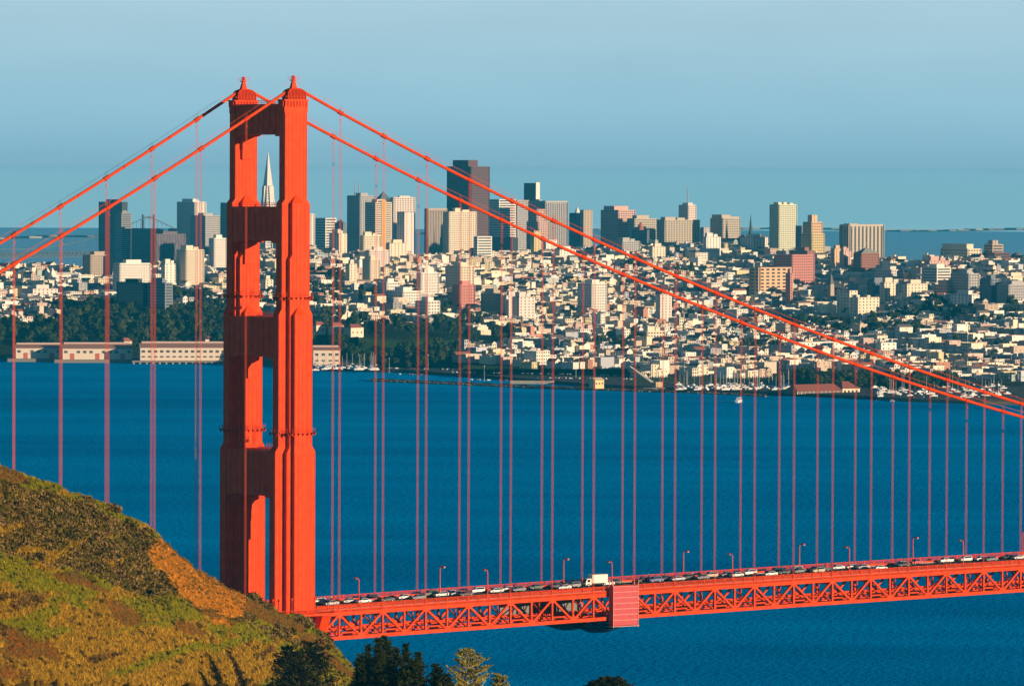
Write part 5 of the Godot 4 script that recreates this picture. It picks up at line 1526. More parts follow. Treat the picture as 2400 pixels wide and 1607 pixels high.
func motorboat() -> Node3D:
	var o := Node3D.new()
	var b := MB.new()
	b.col = Color(0.76, 0.75, 0.72)
	hull(b, 9.5, 3.2, 1.5)
	put(b, "hull", M.vc, o)
	b = MB.new()
	b.col = Color(0.74, 0.73, 0.70)
	b.frustum(-0.4, 0, 1.4, 2.9, 4.4, 2.4, 3.2, 2.0); b.frustum(-0.6, 0, 2.95, 3.2, 2.4, 1.9, 2.2, 1.8)
	put(b, "cabin", M.vc, o)
	b = MB.new()
	b.col = Color(0.03, 0.04, 0.05)
	b.frustum(-0.2, 0, 1.9, 2.6, 4.35, 2.42, 3.85, 2.22)
	put(b, "windscreen", M.far_glass, o)
	return o

func lay(called: String, corners: Array, y: float, tone: Color) -> void:   # a ground patch given by its corners
	var b := MB.new()
	b.col = tone
	for i in corners.size() / 2 - 1:
		var q := []
		for k in [i * 2, i * 2 + 1, i * 2 + 3, i * 2 + 2]:
			q.append(on_y(corners[k].x, corners[k].y, y))
		b.quad(q[0], q[1], q[2], q[3])
	put(b, called, M.vc, self, "structure")

func small_car(tone: Color) -> ArrayMesh:
	var b := MB.new()
	b.col = tone
	b.prism(PackedVector2Array([Vector2(-2.2, 0.3), Vector2(2.2, 0.3), Vector2(2.25, 0.75), Vector2(1.2, 0.9), Vector2(0.5, 1.42), Vector2(-1.1, 1.45), Vector2(-1.9, 0.95), Vector2(-2.25, 0.85)]), [0.85, 0.85, 0.85, 0.85, 0.68, 0.68, 0.85, 0.85])
	b.col = Color(0.03, 0.035, 0.04)
	for s in [-1.0, 1.0]:
		b.hexa([Vector3(-1.6, 0.95, s * 0.84 + 0.02), Vector3(1.0, 0.95, s * 0.84 + 0.02), Vector3(1.0, 0.95, s * 0.84 - 0.02), Vector3(-1.6, 0.95, s * 0.84 - 0.02)], [Vector3(-1.05, 1.36, s * 0.72 + 0.02), Vector3(0.45, 1.36, s * 0.72 + 0.02), Vector3(0.45, 1.36, s * 0.72 - 0.02), Vector3(-1.05, 1.36, s * 0.72 - 0.02)])
		for x in [-1.35, 1.4]: b.tube([Vector3(x, 0.32, s * 0.68), Vector3(x, 0.32, s * 0.88)], [0.32], 10)
	return b.mesh()

func build_waterfront() -> void:
	shed("pier_shed", "long cream pier shed with two rows of windows", 311, 328, 545, 815, 843, 805, 5880, false, true)
	shed("pier_shed", "cream pier shed with red doors and a gabled end", 121, 146, 309, 817, 838, 807, 5905, true, false)
	shed("pier_shed", "plain cream shed with red doors beside the gabled shed", -10, 36, 143, 816, 834, 808, 5930, true, false)
	shed("pier_shed", "short cream shed beside the moored sailboats", 726, 734, 797, 821, 834, 815, 5760, false, false)
	for q in [[420.0, 470.0, 523.0, 797.0, 6060.0], [285.0, 290.0, 308.0, 800.0, 6050.0], [738.0, 741.0, 762.0, 762.0, 6150.0], [776.0, 780.0, 806.0, 764.0, 6140.0], [806.0, 822.0, 852.0, 768.0, 6120.0]]:
		var m := measure(q[0], q[1], q[2], q[3], q[4])
		var o := thing("park_house", "low cream house with a red hipped roof among the park trees", "house", m.at, GRID, "red roofed houses in the park")
		var b := MB.new()
		b.col = TONE.cream
		b.frustum(0, 0, 0, m.h, m.l, minf(m.t, 16), m.l, minf(m.t, 16))
		put(b, "wall", M.vc, o)
		b = MB.new()
		b.col = Color(0.34, 0.11, 0.08)
		b.frustum(0, 0, m.h, m.h + 4.0, m.l + 1.5, minf(m.t, 16) + 1.5, m.l * 0.6, 0.5)
		put(b, "roof", M.vc, o)
		b = MB.new()
		b.col = Color(0.06, 0.06, 0.07)
		for k in maxi(2, int(m.l / 5)): b.box(Vector3(-m.l / 2 + (k + 0.5) * m.l / maxi(2, int(m.l / 5)), m.h * 0.6, minf(m.t, 16) / 2), Vector3(1.6, 1.8, 0.2))
		put(b, "window_glass", M.far_glass, o, "stuff")
	# breakwater
	var line := [[868.0, 893.5], [960.0, 897.0], [1100.0, 903.0], [1250.0, 910.0], [1400.0, 914.5], [1500.0, 918.0], [1620.0, 921.0], [1800.0, 930.0]]
	var mound := []
	for k in 5:
		var row := []
		for i in 90:
			var f := i / 89.0 * (line.size() - 1)
			var a := mini(int(f), line.size() - 2)
			var c := on_y(lerpf(line[a][0], line[a + 1][0], f - a), lerpf(line[a][1], line[a + 1][1], f - a), 0.0)
			var out := Vector3(ray(1200, 600).x, 0, ray(1200, 600).z).normalized()
			row.append(c + out * [-2.0, 5.0, 14.0, 26.0, 32.0][k] + Vector3(0, [-1.5, 1.6, 2.4, 2.0, -1.5][k] + 0.5 * sin(i * 1.7 + k), 0))
		mound.append(row)
	grain(mat("shingle", Color(0.20, 0.15, 0.10), 0.95, 0.1), 12.0, 8, 0.5, 1.0)
	smooth_grid(mound, "breakwater", M.shingle)
	rng.seed = 51
	var rb := MB.new()
	for i in 1500:
		var f := rng.randf() * (line.size() - 1.001)
		var a := int(f)
		var c := on_y(lerpf(line[a][0], line[a + 1][0], f - a), lerpf(line[a][1], line[a + 1][1], f - a), 0.0)
		var out := Vector3(ray(1200, 600).x, 0, ray(1200, 600).z).normalized()
		var s := rng.randf_range(0.7, 1.9)
		var p := c + out * rng.randf_range(-2, 7)
		rb.col = Color(0.13, 0.11, 0.09) * rng.randf_range(0.5, 1.7)
		rb.hexa([p + Vector3(-s, -0.8, s), p + Vector3(s, -0.8, s * 0.8), p + Vector3(s * 0.9, -0.8, -s), p + Vector3(-s, -0.8, -s)], [p + Vector3(-s * 0.5, s * 0.9, s * 0.5), p + Vector3(s * 0.6, s * 0.7, s * 0.3), p + Vector3(s * 0.4, s, -s * 0.5), p + Vector3(-s * 0.6, s * 0.8, -s * 0.3)])
	tag(put(rb, "breakwater_rocks", M.vc, self, "stuff"), "dark boulders piled along the breakwater", "rocks", "", "stuff")
	# pale sheet-pile wall
	var wl := thing("sea_wall", "pale ribbed sea wall standing in front of the parked cars", "wall", Vector3.ZERO)
	for k in 40:
		var a := on_y(1196 + k * 2.6, 899.0 + k * 0.02, 0)
		var b := MB.new()
		b.col = Color(0.45, 0.40, 0.30) * (1.0 if k % 2 else 0.8)
		b.box(a + Vector3(0, 1.4, 0), Vector3(1.1, 3.4, 1.0))
		put(b, "panel", M.vc, wl)
	# grass along the promenade
	for strip in [[1085.0, 1500.0, 864.0, 866.0, 873.5, 879.0], [860.0, 1085.0, 847.0, 851.0, 857.0, 862.0], [745.0, 840.0, 789.0, 790.0, 806.0, 808.0], [900.0, 1180.0, 803.0, 806.0, 815.0, 818.0]]:
		var lr := []
		for k in 4:
			var row := []
			for i in 30:
				var f := i / 29.0
				var lp := on_y(lerpf(strip[0], strip[1], f), lerpf(lerpf(strip[2], strip[3], f), lerpf(strip[4], strip[5], f), k / 3.0), 5.0 if strip[2] > 830 else 22.0)
				lp.y = maxf(city_under(lp), 3.0) + 0.9
				row.append(lp)
			lr.append(row)
		smooth_grid(lr, numbered("lawn"), mat("lawn", Color(0.15, 0.29, 0.035), 0.95, 0.1) if not M.has("lawn") else M.lawn)
	# harbour master's house, crane
	var m := measure(1381, 1395, 1416, 891, 5185, 2.0)
	var hh := thing("harbour_house", "small yellow house at the end of the breakwater", "house", m.at, GRID)
	var hb := MB.new()
	hb.col = TONE.yellow * 1.1
	hb.frustum(0, 0, 0, m.h, m.l, 9, m.l, 9)
	put(hb, "wall", M.vc, hh)
	hb = MB.new()
	hb.col = Color(0.6, 0.5, 0.3)
	hb.prism(PackedVector2Array([Vector2(-m.l / 2 - 0.5, m.h), Vector2(m.l / 2 + 0.5, m.h), Vector2(m.l / 2, m.h + 2.5), Vector2(-m.l / 2, m.h + 2.5)]), [5.2, 5.2, 0.2, 0.2])
	put(hb, "roof", M.vc, hh)
	hb = MB.new()
	hb.col = Color(0.07, 0.06, 0.06)
	for k in 3: hb.box(Vector3(-m.l / 3 + k * m.l / 3, m.h * 0.6, 4.5), Vector3(1.6, 1.6, 0.2))
	put(hb, "window_glass", M.far_glass, hh, "stuff")
	var base := on_y(1537, 912, 1.0)
	var cr := thing("crane_barge", "crane barge with a long white lattice boom at the harbour mouth", "crane", base, 0.0)
	hb = MB.new()
	hb.col = Color(0.16, 0.14, 0.13)
	hb.box(Vector3(0, 0.5, 0), Vector3(40, 2.5, 16))
	put(hb, "barge_hull", M.vc, cr)
	hb = MB.new()
	hb.col = Color(0.5, 0.35, 0.2)
	hb.box(Vector3(2, 4.5, 0), Vector3(8, 5, 6))
	put(hb, "cab", M.vc, cr)
	hb = MB.new()
	hb.col = Color(0.62, 0.58, 0.52)
	var tip := at_depth(1476, 858, pix(base).z) - base
	var foot_ := Vector3(0, 4.5, 0)
	for s in [[-0.9, -0.9], [0.9, -0.9], [0.9, 0.9], [-0.9, 0.9]]: hb.beam(foot_ + Vector3(0, s[0], s[1]), tip + Vector3(0, s[0] * 0.4, s[1] * 0.4), 0.3, 0.3)
	for k in 24:
		var a := foot_.lerp(tip, k / 24.0)
		var e := foot_.lerp(tip, (k + 1) / 24.0)
		var g := 1.0 - 0.6 * k / 24.0
		hb.beam(a + Vector3(0, -0.9, 0.9) * g, e + Vector3(0, 0.9, 0.9) * g, 0.2, 0.2); hb.beam(a + Vector3(0, 0.9, -0.9) * g, e + Vector3(0, -0.9, -0.9) * g, 0.2, 0.2)
	put(hb, "lattice_boom", M.vc, cr)
	hb = MB.new()
	hb.col = Color(0.3, 0.28, 0.25)
	hb.beam(Vector3(5, 12, 0), tip, 0.15, 0.15); hb.beam(Vector3(5, 6, 0), Vector3(5, 12, 0), 0.4, 0.4)
	put(hb, "stay_cable", M.vc, cr)
	# clubhouse on the point
	m = measure(1846, 1868, 2010, 917, 5060, 2.5)
	var cl := thing("clubhouse", "low red-roofed clubhouse on the harbour point", "clubhouse", m.at, 0.0)
	hb = MB.new()
	hb.col = Color(0.20, 0.15, 0.12)
	hb.span(-m.l / 2, m.l * 0.22, 0, m.h, -9, 9)
	put(hb, "gallery", M.vc, cl)
	hb = MB.new()
	hb.col = TONE.cream
	hb.span(m.l * 0.22, m.l / 2, 0, m.h + 1.5, -9, 10)
	put(hb, "wall", M.vc, cl)
	for k in 11:
		hb = MB.new()
		hb.col = TONE.cream
		hb.span(-m.l / 2 + k * m.l * 0.065, -m.l / 2 + k * m.l * 0.065 + 0.5, 0, m.h, 9.0, 9.5)
		put(hb, "post", M.vc, cl)
	for k in 4:
		hb = MB.new()
		hb.col = Color(0.05, 0.05, 0.06)
		hb.box(Vector3(m.l * (0.26 + k * 0.062), m.h * 0.55, 10.05), Vector3(2.2, 2.4, 0.2))
		put(hb, "window", M.vc, cl)
	hb = MB.new()
	hb.col = Color(0.30, 0.10, 0.07)
	hb.frustum(-m.l * 0.14, 0, m.h, m.h + 6.0, m.l * 0.74, 21, m.l * 0.64, 1.0)
	hb.frustum(m.l * 0.36, 0, m.h + 1.5, m.h + 8.0, m.l * 0.30, 22, m.l * 0.1, 1.0)
	put(hb, "roof", M.vc, cl)
	# boats in the basins
	rng.seed = 63
	var sb := sailboat()
	var sb2 := sailboat()
	var mb := motorboat()
	var areas := [[737.0, 885.0, 856.0, 868.0, 40], [1590.0, 1850.0, 902.0, 914.0, 64], [2040.0, 2370.0, 905.0, 930.0, 64]]
	for ai in 3:
		var a: Array = areas[ai]
		for k in a[4]:
			var p := on_y(rng.randf_range(a[0], a[1]), rng.randf_range(a[2], a[3]), 3.05)
			var sail: bool = rng.randf() < (0.72 if ai < 2 else 0.45)
			var proto: Node3D = (sb if rng.randf() < 0.5 else sb2) if sail else mb
			var o: Node3D = proto.duplicate()
			o.name = numbered("sailboat" if sail else "motorboat"); add_child(o)
			o.position = p; o.rotation.y = rng.randf_range(-0.2, 0.2) + (PI / 2 if rng.randf() < 0.3 else 0.0)
			o.scale = Vector3.ONE * rng.randf_range(0.75, 1.15)
			tag(o, ["white %s berthed by the pier sheds", "white %s moored near the crane barge", "white %s in the basin behind the clubhouse"][ai] % ("sailboat with a tall bare mast" if sail else "cabin motorboat"), "boat", ["boats by the pier sheds", "boats near the crane", "boats behind the clubhouse"][ai])
	var rp := on_y(1733, 943, 0.1)
	var run := mb.duplicate()
	run.name = numbered("motorboat"); add_child(run)
	run.position = rp; run.rotation.y = 0.6; run.scale = Vector3.ONE * 1.5
	tag(run, "white motorboat under way trailing a foaming wake", "boat")
	var wk := MB.new()
	wk.col = Color(0.55, 0.62, 0.66)
	for i in 26:
		var f := i / 26.0
		for s in [-1.0, 1.0]:
			var c := on_y(1728.0 - f * 170.0, 942.0 - f * 9.0 + s * (0.6 + f * 1.4), 0.06)
			var e := on_y(1728.0 - (f + 0.03) * 170.0, 942.0 - (f + 0.03) * 9.0 + s * (0.6 + f * 1.4), 0.06)
			var wd := Vector3(0.5, 0, 0.9) * rng.randf_range(0.4, 1.6) * (1.0 - f)
			wk.quad(c - wd, e - wd, e + wd, c + wd)
	tag(put(wk, "boat_wake", M.vc, self, "stuff"), "foaming white wake behind the moving motorboat", "wake", "", "stuff")
	# cars parked along the green and by the marina
	var tones := [[Color(0.7, 0.7, 0.68), "white"], [Color(0.7, 0.7, 0.68), "white"], [Color(0.35, 0.36, 0.37), "silver"], [Color(0.03, 0.03, 0.035), "black"], [Color(0.3, 0.03, 0.03), "red"], [Color(0.05, 0.08, 0.18), "blue"]]
	var cm := []
	for t in tones: cm.append(small_car(t[0]))
	for k in 118:
		var u := rng.randf_range(1085, 1480) if k < 72 else rng.randf_range(880, 1085) if k < 98 else rng.randf_range(2050, 2390)
		var v := (874.0 + (u - 1085) * 0.022 if rng.randf() < 0.55 else 882.0 + (u - 1085) * 0.02) if k < 72 else (862.0 + (u - 880) * 0.03 if rng.randf() < 0.5 else 868.0 + (u - 880) * 0.025) if k < 98 else 931.0 + rng.randf_range(-1.0, 1.0)
		var t := rng.randi() % 6
		var p := on_y(u, v, 3.6)
		p.y = city_under(p) + 0.02
		var o := again(cm[t], "parked_car", M.paint, self, Transform3D(Basis(Vector3.UP, rng.randf_range(-0.1, 0.1) + (PI / 2 if k % 3 else 0.0)), p))
		tag(o, "%s car parked %s" % [tones[t][1], "along the green behind the sea wall" if k < 72 else "by the park beside the marina" if k < 98 else "above the beach by the harbour"], "car", "cars parked along the shore")
	# street lamps and flagpole masts on the green
	for u in [912.0, 1003.0, 1135.0, 1350.0, 1515.0, 1605.0]:
		var p := on_y(u, 885.0 if u > 1100 else 866.0, 3.5)
		p.y = city_under(p)
		var o := thing("light_mast", "thin pale lighting mast on the waterfront green", "light mast", p, 0.0, "lighting masts on the waterfront")
		hb = MB.new()
		hb.col = Color(0.6, 0.57, 0.5)
		hb.tube([Vector3.ZERO, Vector3(0, 15, 0)], [0.2, 0.1], 6)
		put(hb, "pole", M.vc, o)
		hb = MB.new()
		hb.col = Color(0.5, 0.5, 0.48)
		hb.box(Vector3(0, 15.1, 0), Vector3(1.6, 0.4, 0.5))
		put(hb, "lamp_head", M.vc, o)

# ------------------------------------------------------------------ city trees
func leaf_ball(seed_: int, n: int, tall: float) -> ArrayMesh:
	rng.seed = seed_
	var b := MB.new()
	var lobes := []
	for i in 7: lobes.append([Vector3(rng.randf_range(-0.55, 0.55), rng.randf_range(-0.35, 0.5) * tall, rng.randf_range(-0.55, 0.55)), rng.randf_range(0.35, 0.6)])
	for i in n:
		var lb: Array = lobes[i % 7]
		var d := Vector3(rng.randfn(0, 1), rng.randfn(0.25, 1), rng.randfn(0, 1)).normalized()
		var p: Vector3 = lb[0] + d * (lb[1] as float) * rng.randf_range(0.7, 1.0) * Vector3(1, tall, 1)
		var s := d.cross(Vector3(rng.randf() - 0.5, rng.randf() - 0.5, rng.randf() - 0.5)).normalized() * rng.randf_range(0.10, 0.2)
		var u := s.cross(d).normalized() * rng.randf_range(0.10, 0.2) + d * 0.06
		b.col = Color.WHITE * rng.randf_range(0.6, 1.3)
		b.quad(p - s - u, p + s - u, p + s * 0.7 + u, p - s * 0.7 + u)
	return b.mesh()

func build_city_trees() -> void:
	var crowns := [leaf_ball(1, 230, 0.8), leaf_ball(2, 230, 1.0), leaf_ball(3, 210, 1.35)]
	var tb := MB.new()
	tb.col = Color(0.09, 0.065, 0.045)
	tb.tube([Vector3.ZERO, Vector3(0.03, 0.55, 0), Vector3(0, 1.1, 0.03)], [0.07, 0.05, 0.03], 6)
	tb.tube([Vector3(0.02, 0.5, 0), Vector3(0.35, 0.95, 0.2)], [0.04, 0.02], 5); tb.tube([Vector3(0.02, 0.55, 0), Vector3(-0.3, 1.0, -0.2)], [0.04, 0.02], 5)
	var trunk := tb.mesh()
	var leaf := {}
	for k in 4: leaf[k] = mat("leaf%d" % k, [Color(0.030, 0.052, 0.018), Color(0.046, 0.064, 0.020), Color(0.066, 0.074, 0.026), Color(0.036, 0.050, 0.024)][k], 0.95, 0.1, true)
	rng.seed = 91
	var all := []      # [place, radius, height stretch, why]
	var add_px := func(u: float, v: float, r: float, d: float) -> void:
		var p := city_at(u, d) if d > 0 else on_y(u, v, 8.0)
		p.y = city_under(p)
		all.append([p, r, 2])
	# wooded bluff and park
	for i in 1500:
		var u := rng.randf_range(-20, 1215)
		var d := rng.randf_range(5700, 6700)
		var p := city_at(u, d)
		if land_use(u, pix(p).y) != 1 or d < city_col(u)[0] + 60 or (u > 735 and rng.randf() < 0.55): continue
		all.append([p, rng.randf_range(4.5, 8.5), 1])
	for i in 260:      # row behind the clubhouse and along the harbour
		var u := rng.randf_range(1870, 2240)
		var p := on_y(u, rng.randf_range(893, 906) if u < 2110 else rng.randf_range(900, 908), 5.0)
		p.y = city_under(p)
		all.append([p, rng.randf_range(4.0, 6.5), 3])
	# darker clumps among the houses: pixel, width of the clump in pixels
	for c in [[945, 652, 60, 26, 6720], [865, 668, 50, 24, 6700], [760, 640, 80, 60, 6950], [770, 690, 60, 36, 6650], [1035, 690, 40, 25, 6600], [1315, 668, 50, 18, 6720], [1425, 795, 70, 22, 6120], [1478, 790, 60, 34, 6150], [1895, 722, 60, 36, 6420], [1960, 735, 60, 40, 6380], [2035, 755, 60, 28, 6300], [2090, 725, 90, 46, 6380], [1790, 800, 90, 26, 5980], [1680, 800, 60, 26, 6050], [1860, 718, 50, 30, 6450], [2150, 778, 50, 20, 6180], [1120, 725, 60, 30, 6450], [1620, 610, 80, 20, 7700], [1500, 598, 60, 22, 7900], [2180, 700, 90, 30, 6520], [2270, 735, 100, 24, 6400], [2350, 735, 90, 26, 6380], [440, 655, 110, 34, 6750], [350, 655, 120, 26, 6800], [470, 690, 80, 30, 6560], [150, 725, 90, 30, 6560], [620, 640, 50, 40, 6900], [630, 700, 40, 30, 6600], [1620, 700, 60, 18, 6600], [1770, 705, 50, 24, 6500], [2000, 690, 40, 24, 6580], [1230, 640, 60, 16, 7000]]:
		for k in int(c[2] * c[3] / 90):
			var d: float = c[4] + rng.randf_range(-1, 1) * c[3] * 3.2
			var p := city_at(c[0] + rng.randf_range(-0.5, 0.5) * c[2], d)
			all.append([p, rng.randf_range(3.5, 6.5), 2])
	# street and garden trees
	for g in gardens:
		if rng.randf() > 0.34: continue
		var p: Vector3 = g
		p.y = city_under(p)
		var q := pix(p)
		if q.x < -30 or q.x > 2430 or land_use(q.x, q.y) != 0: continue
		all.append([p, rng.randf_range(2.2, 4.6), 0])
	# shade trees over the waterfront lawns
	for i in 26:
		var u := rng.randf_range(840, 1080)
		var p := on_y(u, rng.randf_range(838, 862) if u < 1100 else rng.randf_range(862, 872), 5.0)
		p.y = city_under(p)
		all.append([p, rng.randf_range(2.5, 5.0), 3])
	var wooded := all.filter(func(a): return a[2] != 0)
	wooded.sort_custom(func(a, b): return a[0].distance_squared_to(EYE) * pow(a[1], -2.0) < b[0].distance_squared_to(EYE) * pow(b[1], -2.0))
	var single := {}
	var seen := 0
	for a in wooded:
		var q := pix(a[0])
		if q.x < 0 or q.x > 2400 or (q.x > 520 and q.x < 735): continue
		single[a] = true
		seen += 1
		if seen >= 230: break
	var spots := [[], [], []]
	var tint := [[], [], []]
	for a in all:
		var k := rng.randi() % 3
		var r: float = a[1]
		var at := Transform3D(Basis(Vector3.UP, rng.randf() * TAU).scaled(Vector3(r, r * rng.randf_range(0.85, 1.2), r)), a[0] + Vector3(0, r * 1.15, 0))
		if single.has(a):
			var o := thing("park_tree" if a[2] == 1 else "shore_tree" if a[2] == 3 else "slope_tree", ["", "dark rounded evergreen on the wooded bluff and park above the shore", "dark tree clump among the hillside houses", "dark tree in the row along the harbour front"][a[2]], "tree", a[0], 0.0, ["", "trees on the bluff and in the park", "trees among the hillside houses", "trees along the harbour front"][a[2]])
			again(trunk, "trunk", M.vc, o, Transform3D(Basis().scaled(Vector3(r, r * 1.05, r)), Vector3.ZERO))
			again(crowns[k], "crown", leaf[rng.randi() % 4], o, Transform3D(at.basis, Vector3(0, r * 1.15, 0)))
		else:
			spots[k].append(at)
			tint[k].append([Color(0.030, 0.052, 0.018), Color(0.046, 0.064, 0.020), Color(0.066, 0.074, 0.026), Color(0.036, 0.050, 0.024)][rng.randi() % 4])
	var lm := mat("leaf_many", Color.WHITE, 0.95, 0.1, true)
	for k in 3:
		var mm := MultiMesh.new()
		mm.transform_format = MultiMesh.TRANSFORM_3D; mm.use_colors = true
		mm.mesh = crowns[k]; mm.instance_count = spots[k].size()
		for i in spots[k].size():
			mm.set_instance_transform(i, spots[k][i]); mm.set_instance_color(i, tint[k][i])
		var o := MultiMeshInstance3D.new()
		o.multimesh = mm; o.material_override = lm; o.name = numbered("city_trees")
		tag(o, ["small dark trees scattered between the houses of the city", "rounded dark trees massed on the bluff and streets", "taller dark trees between the city blocks"][k], "trees", "", "stuff")
		add_child(o)

# ------------------------------------------------------------------ traffic, lamps and people on the deck
func wheel_mesh() -> ArrayMesh:
	var b := MB.new()
	b.tube([Vector3(0, 0, -0.12), Vector3(0, 0, 0.12)], [0.34], 12)
	return b.mesh()
func hub_mesh() -> ArrayMesh:
	var b := MB.new()
	b.col = Color(0.5, 0.5, 0.5)
	b.tube([Vector3(0, 0, -0.14), Vector3(0, 0, 0.14)], [0.19], 10)
	return b.mesh()
const SHAPES := {
	"sedan": [[[-2.3, 0.3], [2.3, 0.3], [2.35, 0.72], [1.25, 0.92], [0.55, 1.40], [-0.9, 1.43], [-1.75, 1.0], [-2.3, 0.95]], [0.86, 0.86, 0.84, 0.82, 0.64, 0.64, 0.80, 0.84], [[1.15, 0.94], [0.5, 1.36], [-0.85, 1.38], [-1.6, 1.0]]],
	"suv": [[[-2.3, 0.4], [2.3, 0.4], [2.32, 1.0], [1.2, 1.1], [0.6, 1.75], [-2.0, 1.78], [-2.28, 1.1]], [0.92, 0.92, 0.9, 0.9, 0.74, 0.74, 0.9], [[1.05, 1.12], [0.52, 1.68], [-1.92, 1.7], [-2.1, 1.14]]],
	"wagon": [[[-2.35, 0.32], [2.3, 0.32], [2.34, 0.75], [1.3, 0.93], [0.6, 1.45], [-1.9, 1.46], [-2.35, 0.95]], [0.86, 0.86, 0.84, 0.84, 0.68, 0.68, 0.84], [[1.2, 0.95], [0.55, 1.4], [-1.85, 1.4], [-2.15, 0.98]]],
	"pickup": [[[-2.7, 0.45], [2.6, 0.45], [2.62, 1.0], [1.3, 1.1], [0.75, 1.72], [-0.5, 1.74], [-0.7, 1.1], [-2.7, 1.08]], [0.95, 0.95, 0.93, 0.93, 0.76, 0.76, 0.93, 0.93], [[1.2, 1.12], [0.68, 1.66], [-0.42, 1.68], [-0.55, 1.14]]]}
func make_car(kind: String, m: Material) -> Node3D:
	var o := Node3D.new()
	var s: Array = SHAPES[kind]
	var pr := PackedVector2Array()
	for q in s[0]: pr.append(Vector2(q[0], q[1]))
	var b := MB.new()
	b.prism(pr, s[1])
	put(b, "body", m, o)
	var lo: float = s[2][0][1]
	for sd in [-1.0, 1.0]:
		b = MB.new()
		var hw := 0.90 if kind != "sedan" and kind != "wagon" else 0.845
		var tw := 0.765 if kind != "sedan" and kind != "wagon" else 0.69
		b.hexa([Vector3(s[2][3][0], lo, sd * hw + 0.02), Vector3(s[2][0][0], lo, sd * hw + 0.02), Vector3(s[2][0][0], lo, sd * hw - 0.02), Vector3(s[2][3][0], lo, sd * hw - 0.02)], [Vector3(s[2][2][0], s[2][2][1], sd * tw + 0.02), Vector3(s[2][1][0], s[2][1][1], sd * tw + 0.02), Vector3(s[2][1][0], s[2][1][1], sd * tw - 0.02), Vector3(s[2][2][0], s[2][2][1], sd * tw - 0.02)])
		put(b, "side_window", M.glass, o)
	b = MB.new()
	b.quad(Vector3(s[2][0][0] + 0.14, lo, 0.72), Vector3(s[2][0][0] + 0.14, lo, -0.72), Vector3(s[2][1][0] + 0.1, s[2][1][1], -0.6), Vector3(s[2][1][0] + 0.1, s[2][1][1], 0.6))
	put(b, "windscreen", M.glass, o)
	b = MB.new()
	b.quad(Vector3(s[2][3][0] - 0.2, lo, -0.72), Vector3(s[2][3][0] - 0.2, lo, 0.72), Vector3(s[2][2][0] - 0.1, s[2][2][1], 0.6), Vector3(s[2][2][0] - 0.1, s[2][2][1], -0.6))
	put(b, "rear_window", M.glass, o)
	for x in [-1.4, 1.42]:
		for sd in [-1.0, 1.0]:
			var w := again(M.wheel, "wheel", M.rubber, o, Transform3D(Basis(), Vector3(x, 0.34, sd * 0.78)))
			again(M.hub, "rim", M.hubm, w)
	for sd in [-1.0, 1.0]:
		b = MB.new()
		b.box(Vector3(pr[2].x, pr[2].y - 0.12, sd * 0.6), Vector3(0.12, 0.16, 0.34))
		put(b, "headlight", M.headlight, o)
		b = MB.new()
		b.box(Vector3(pr[-1].x, pr[-1].y - 0.15, sd * 0.66), Vector3(0.12, 0.18, 0.26))
		put(b, "taillight", M.taillight, o)
	return o

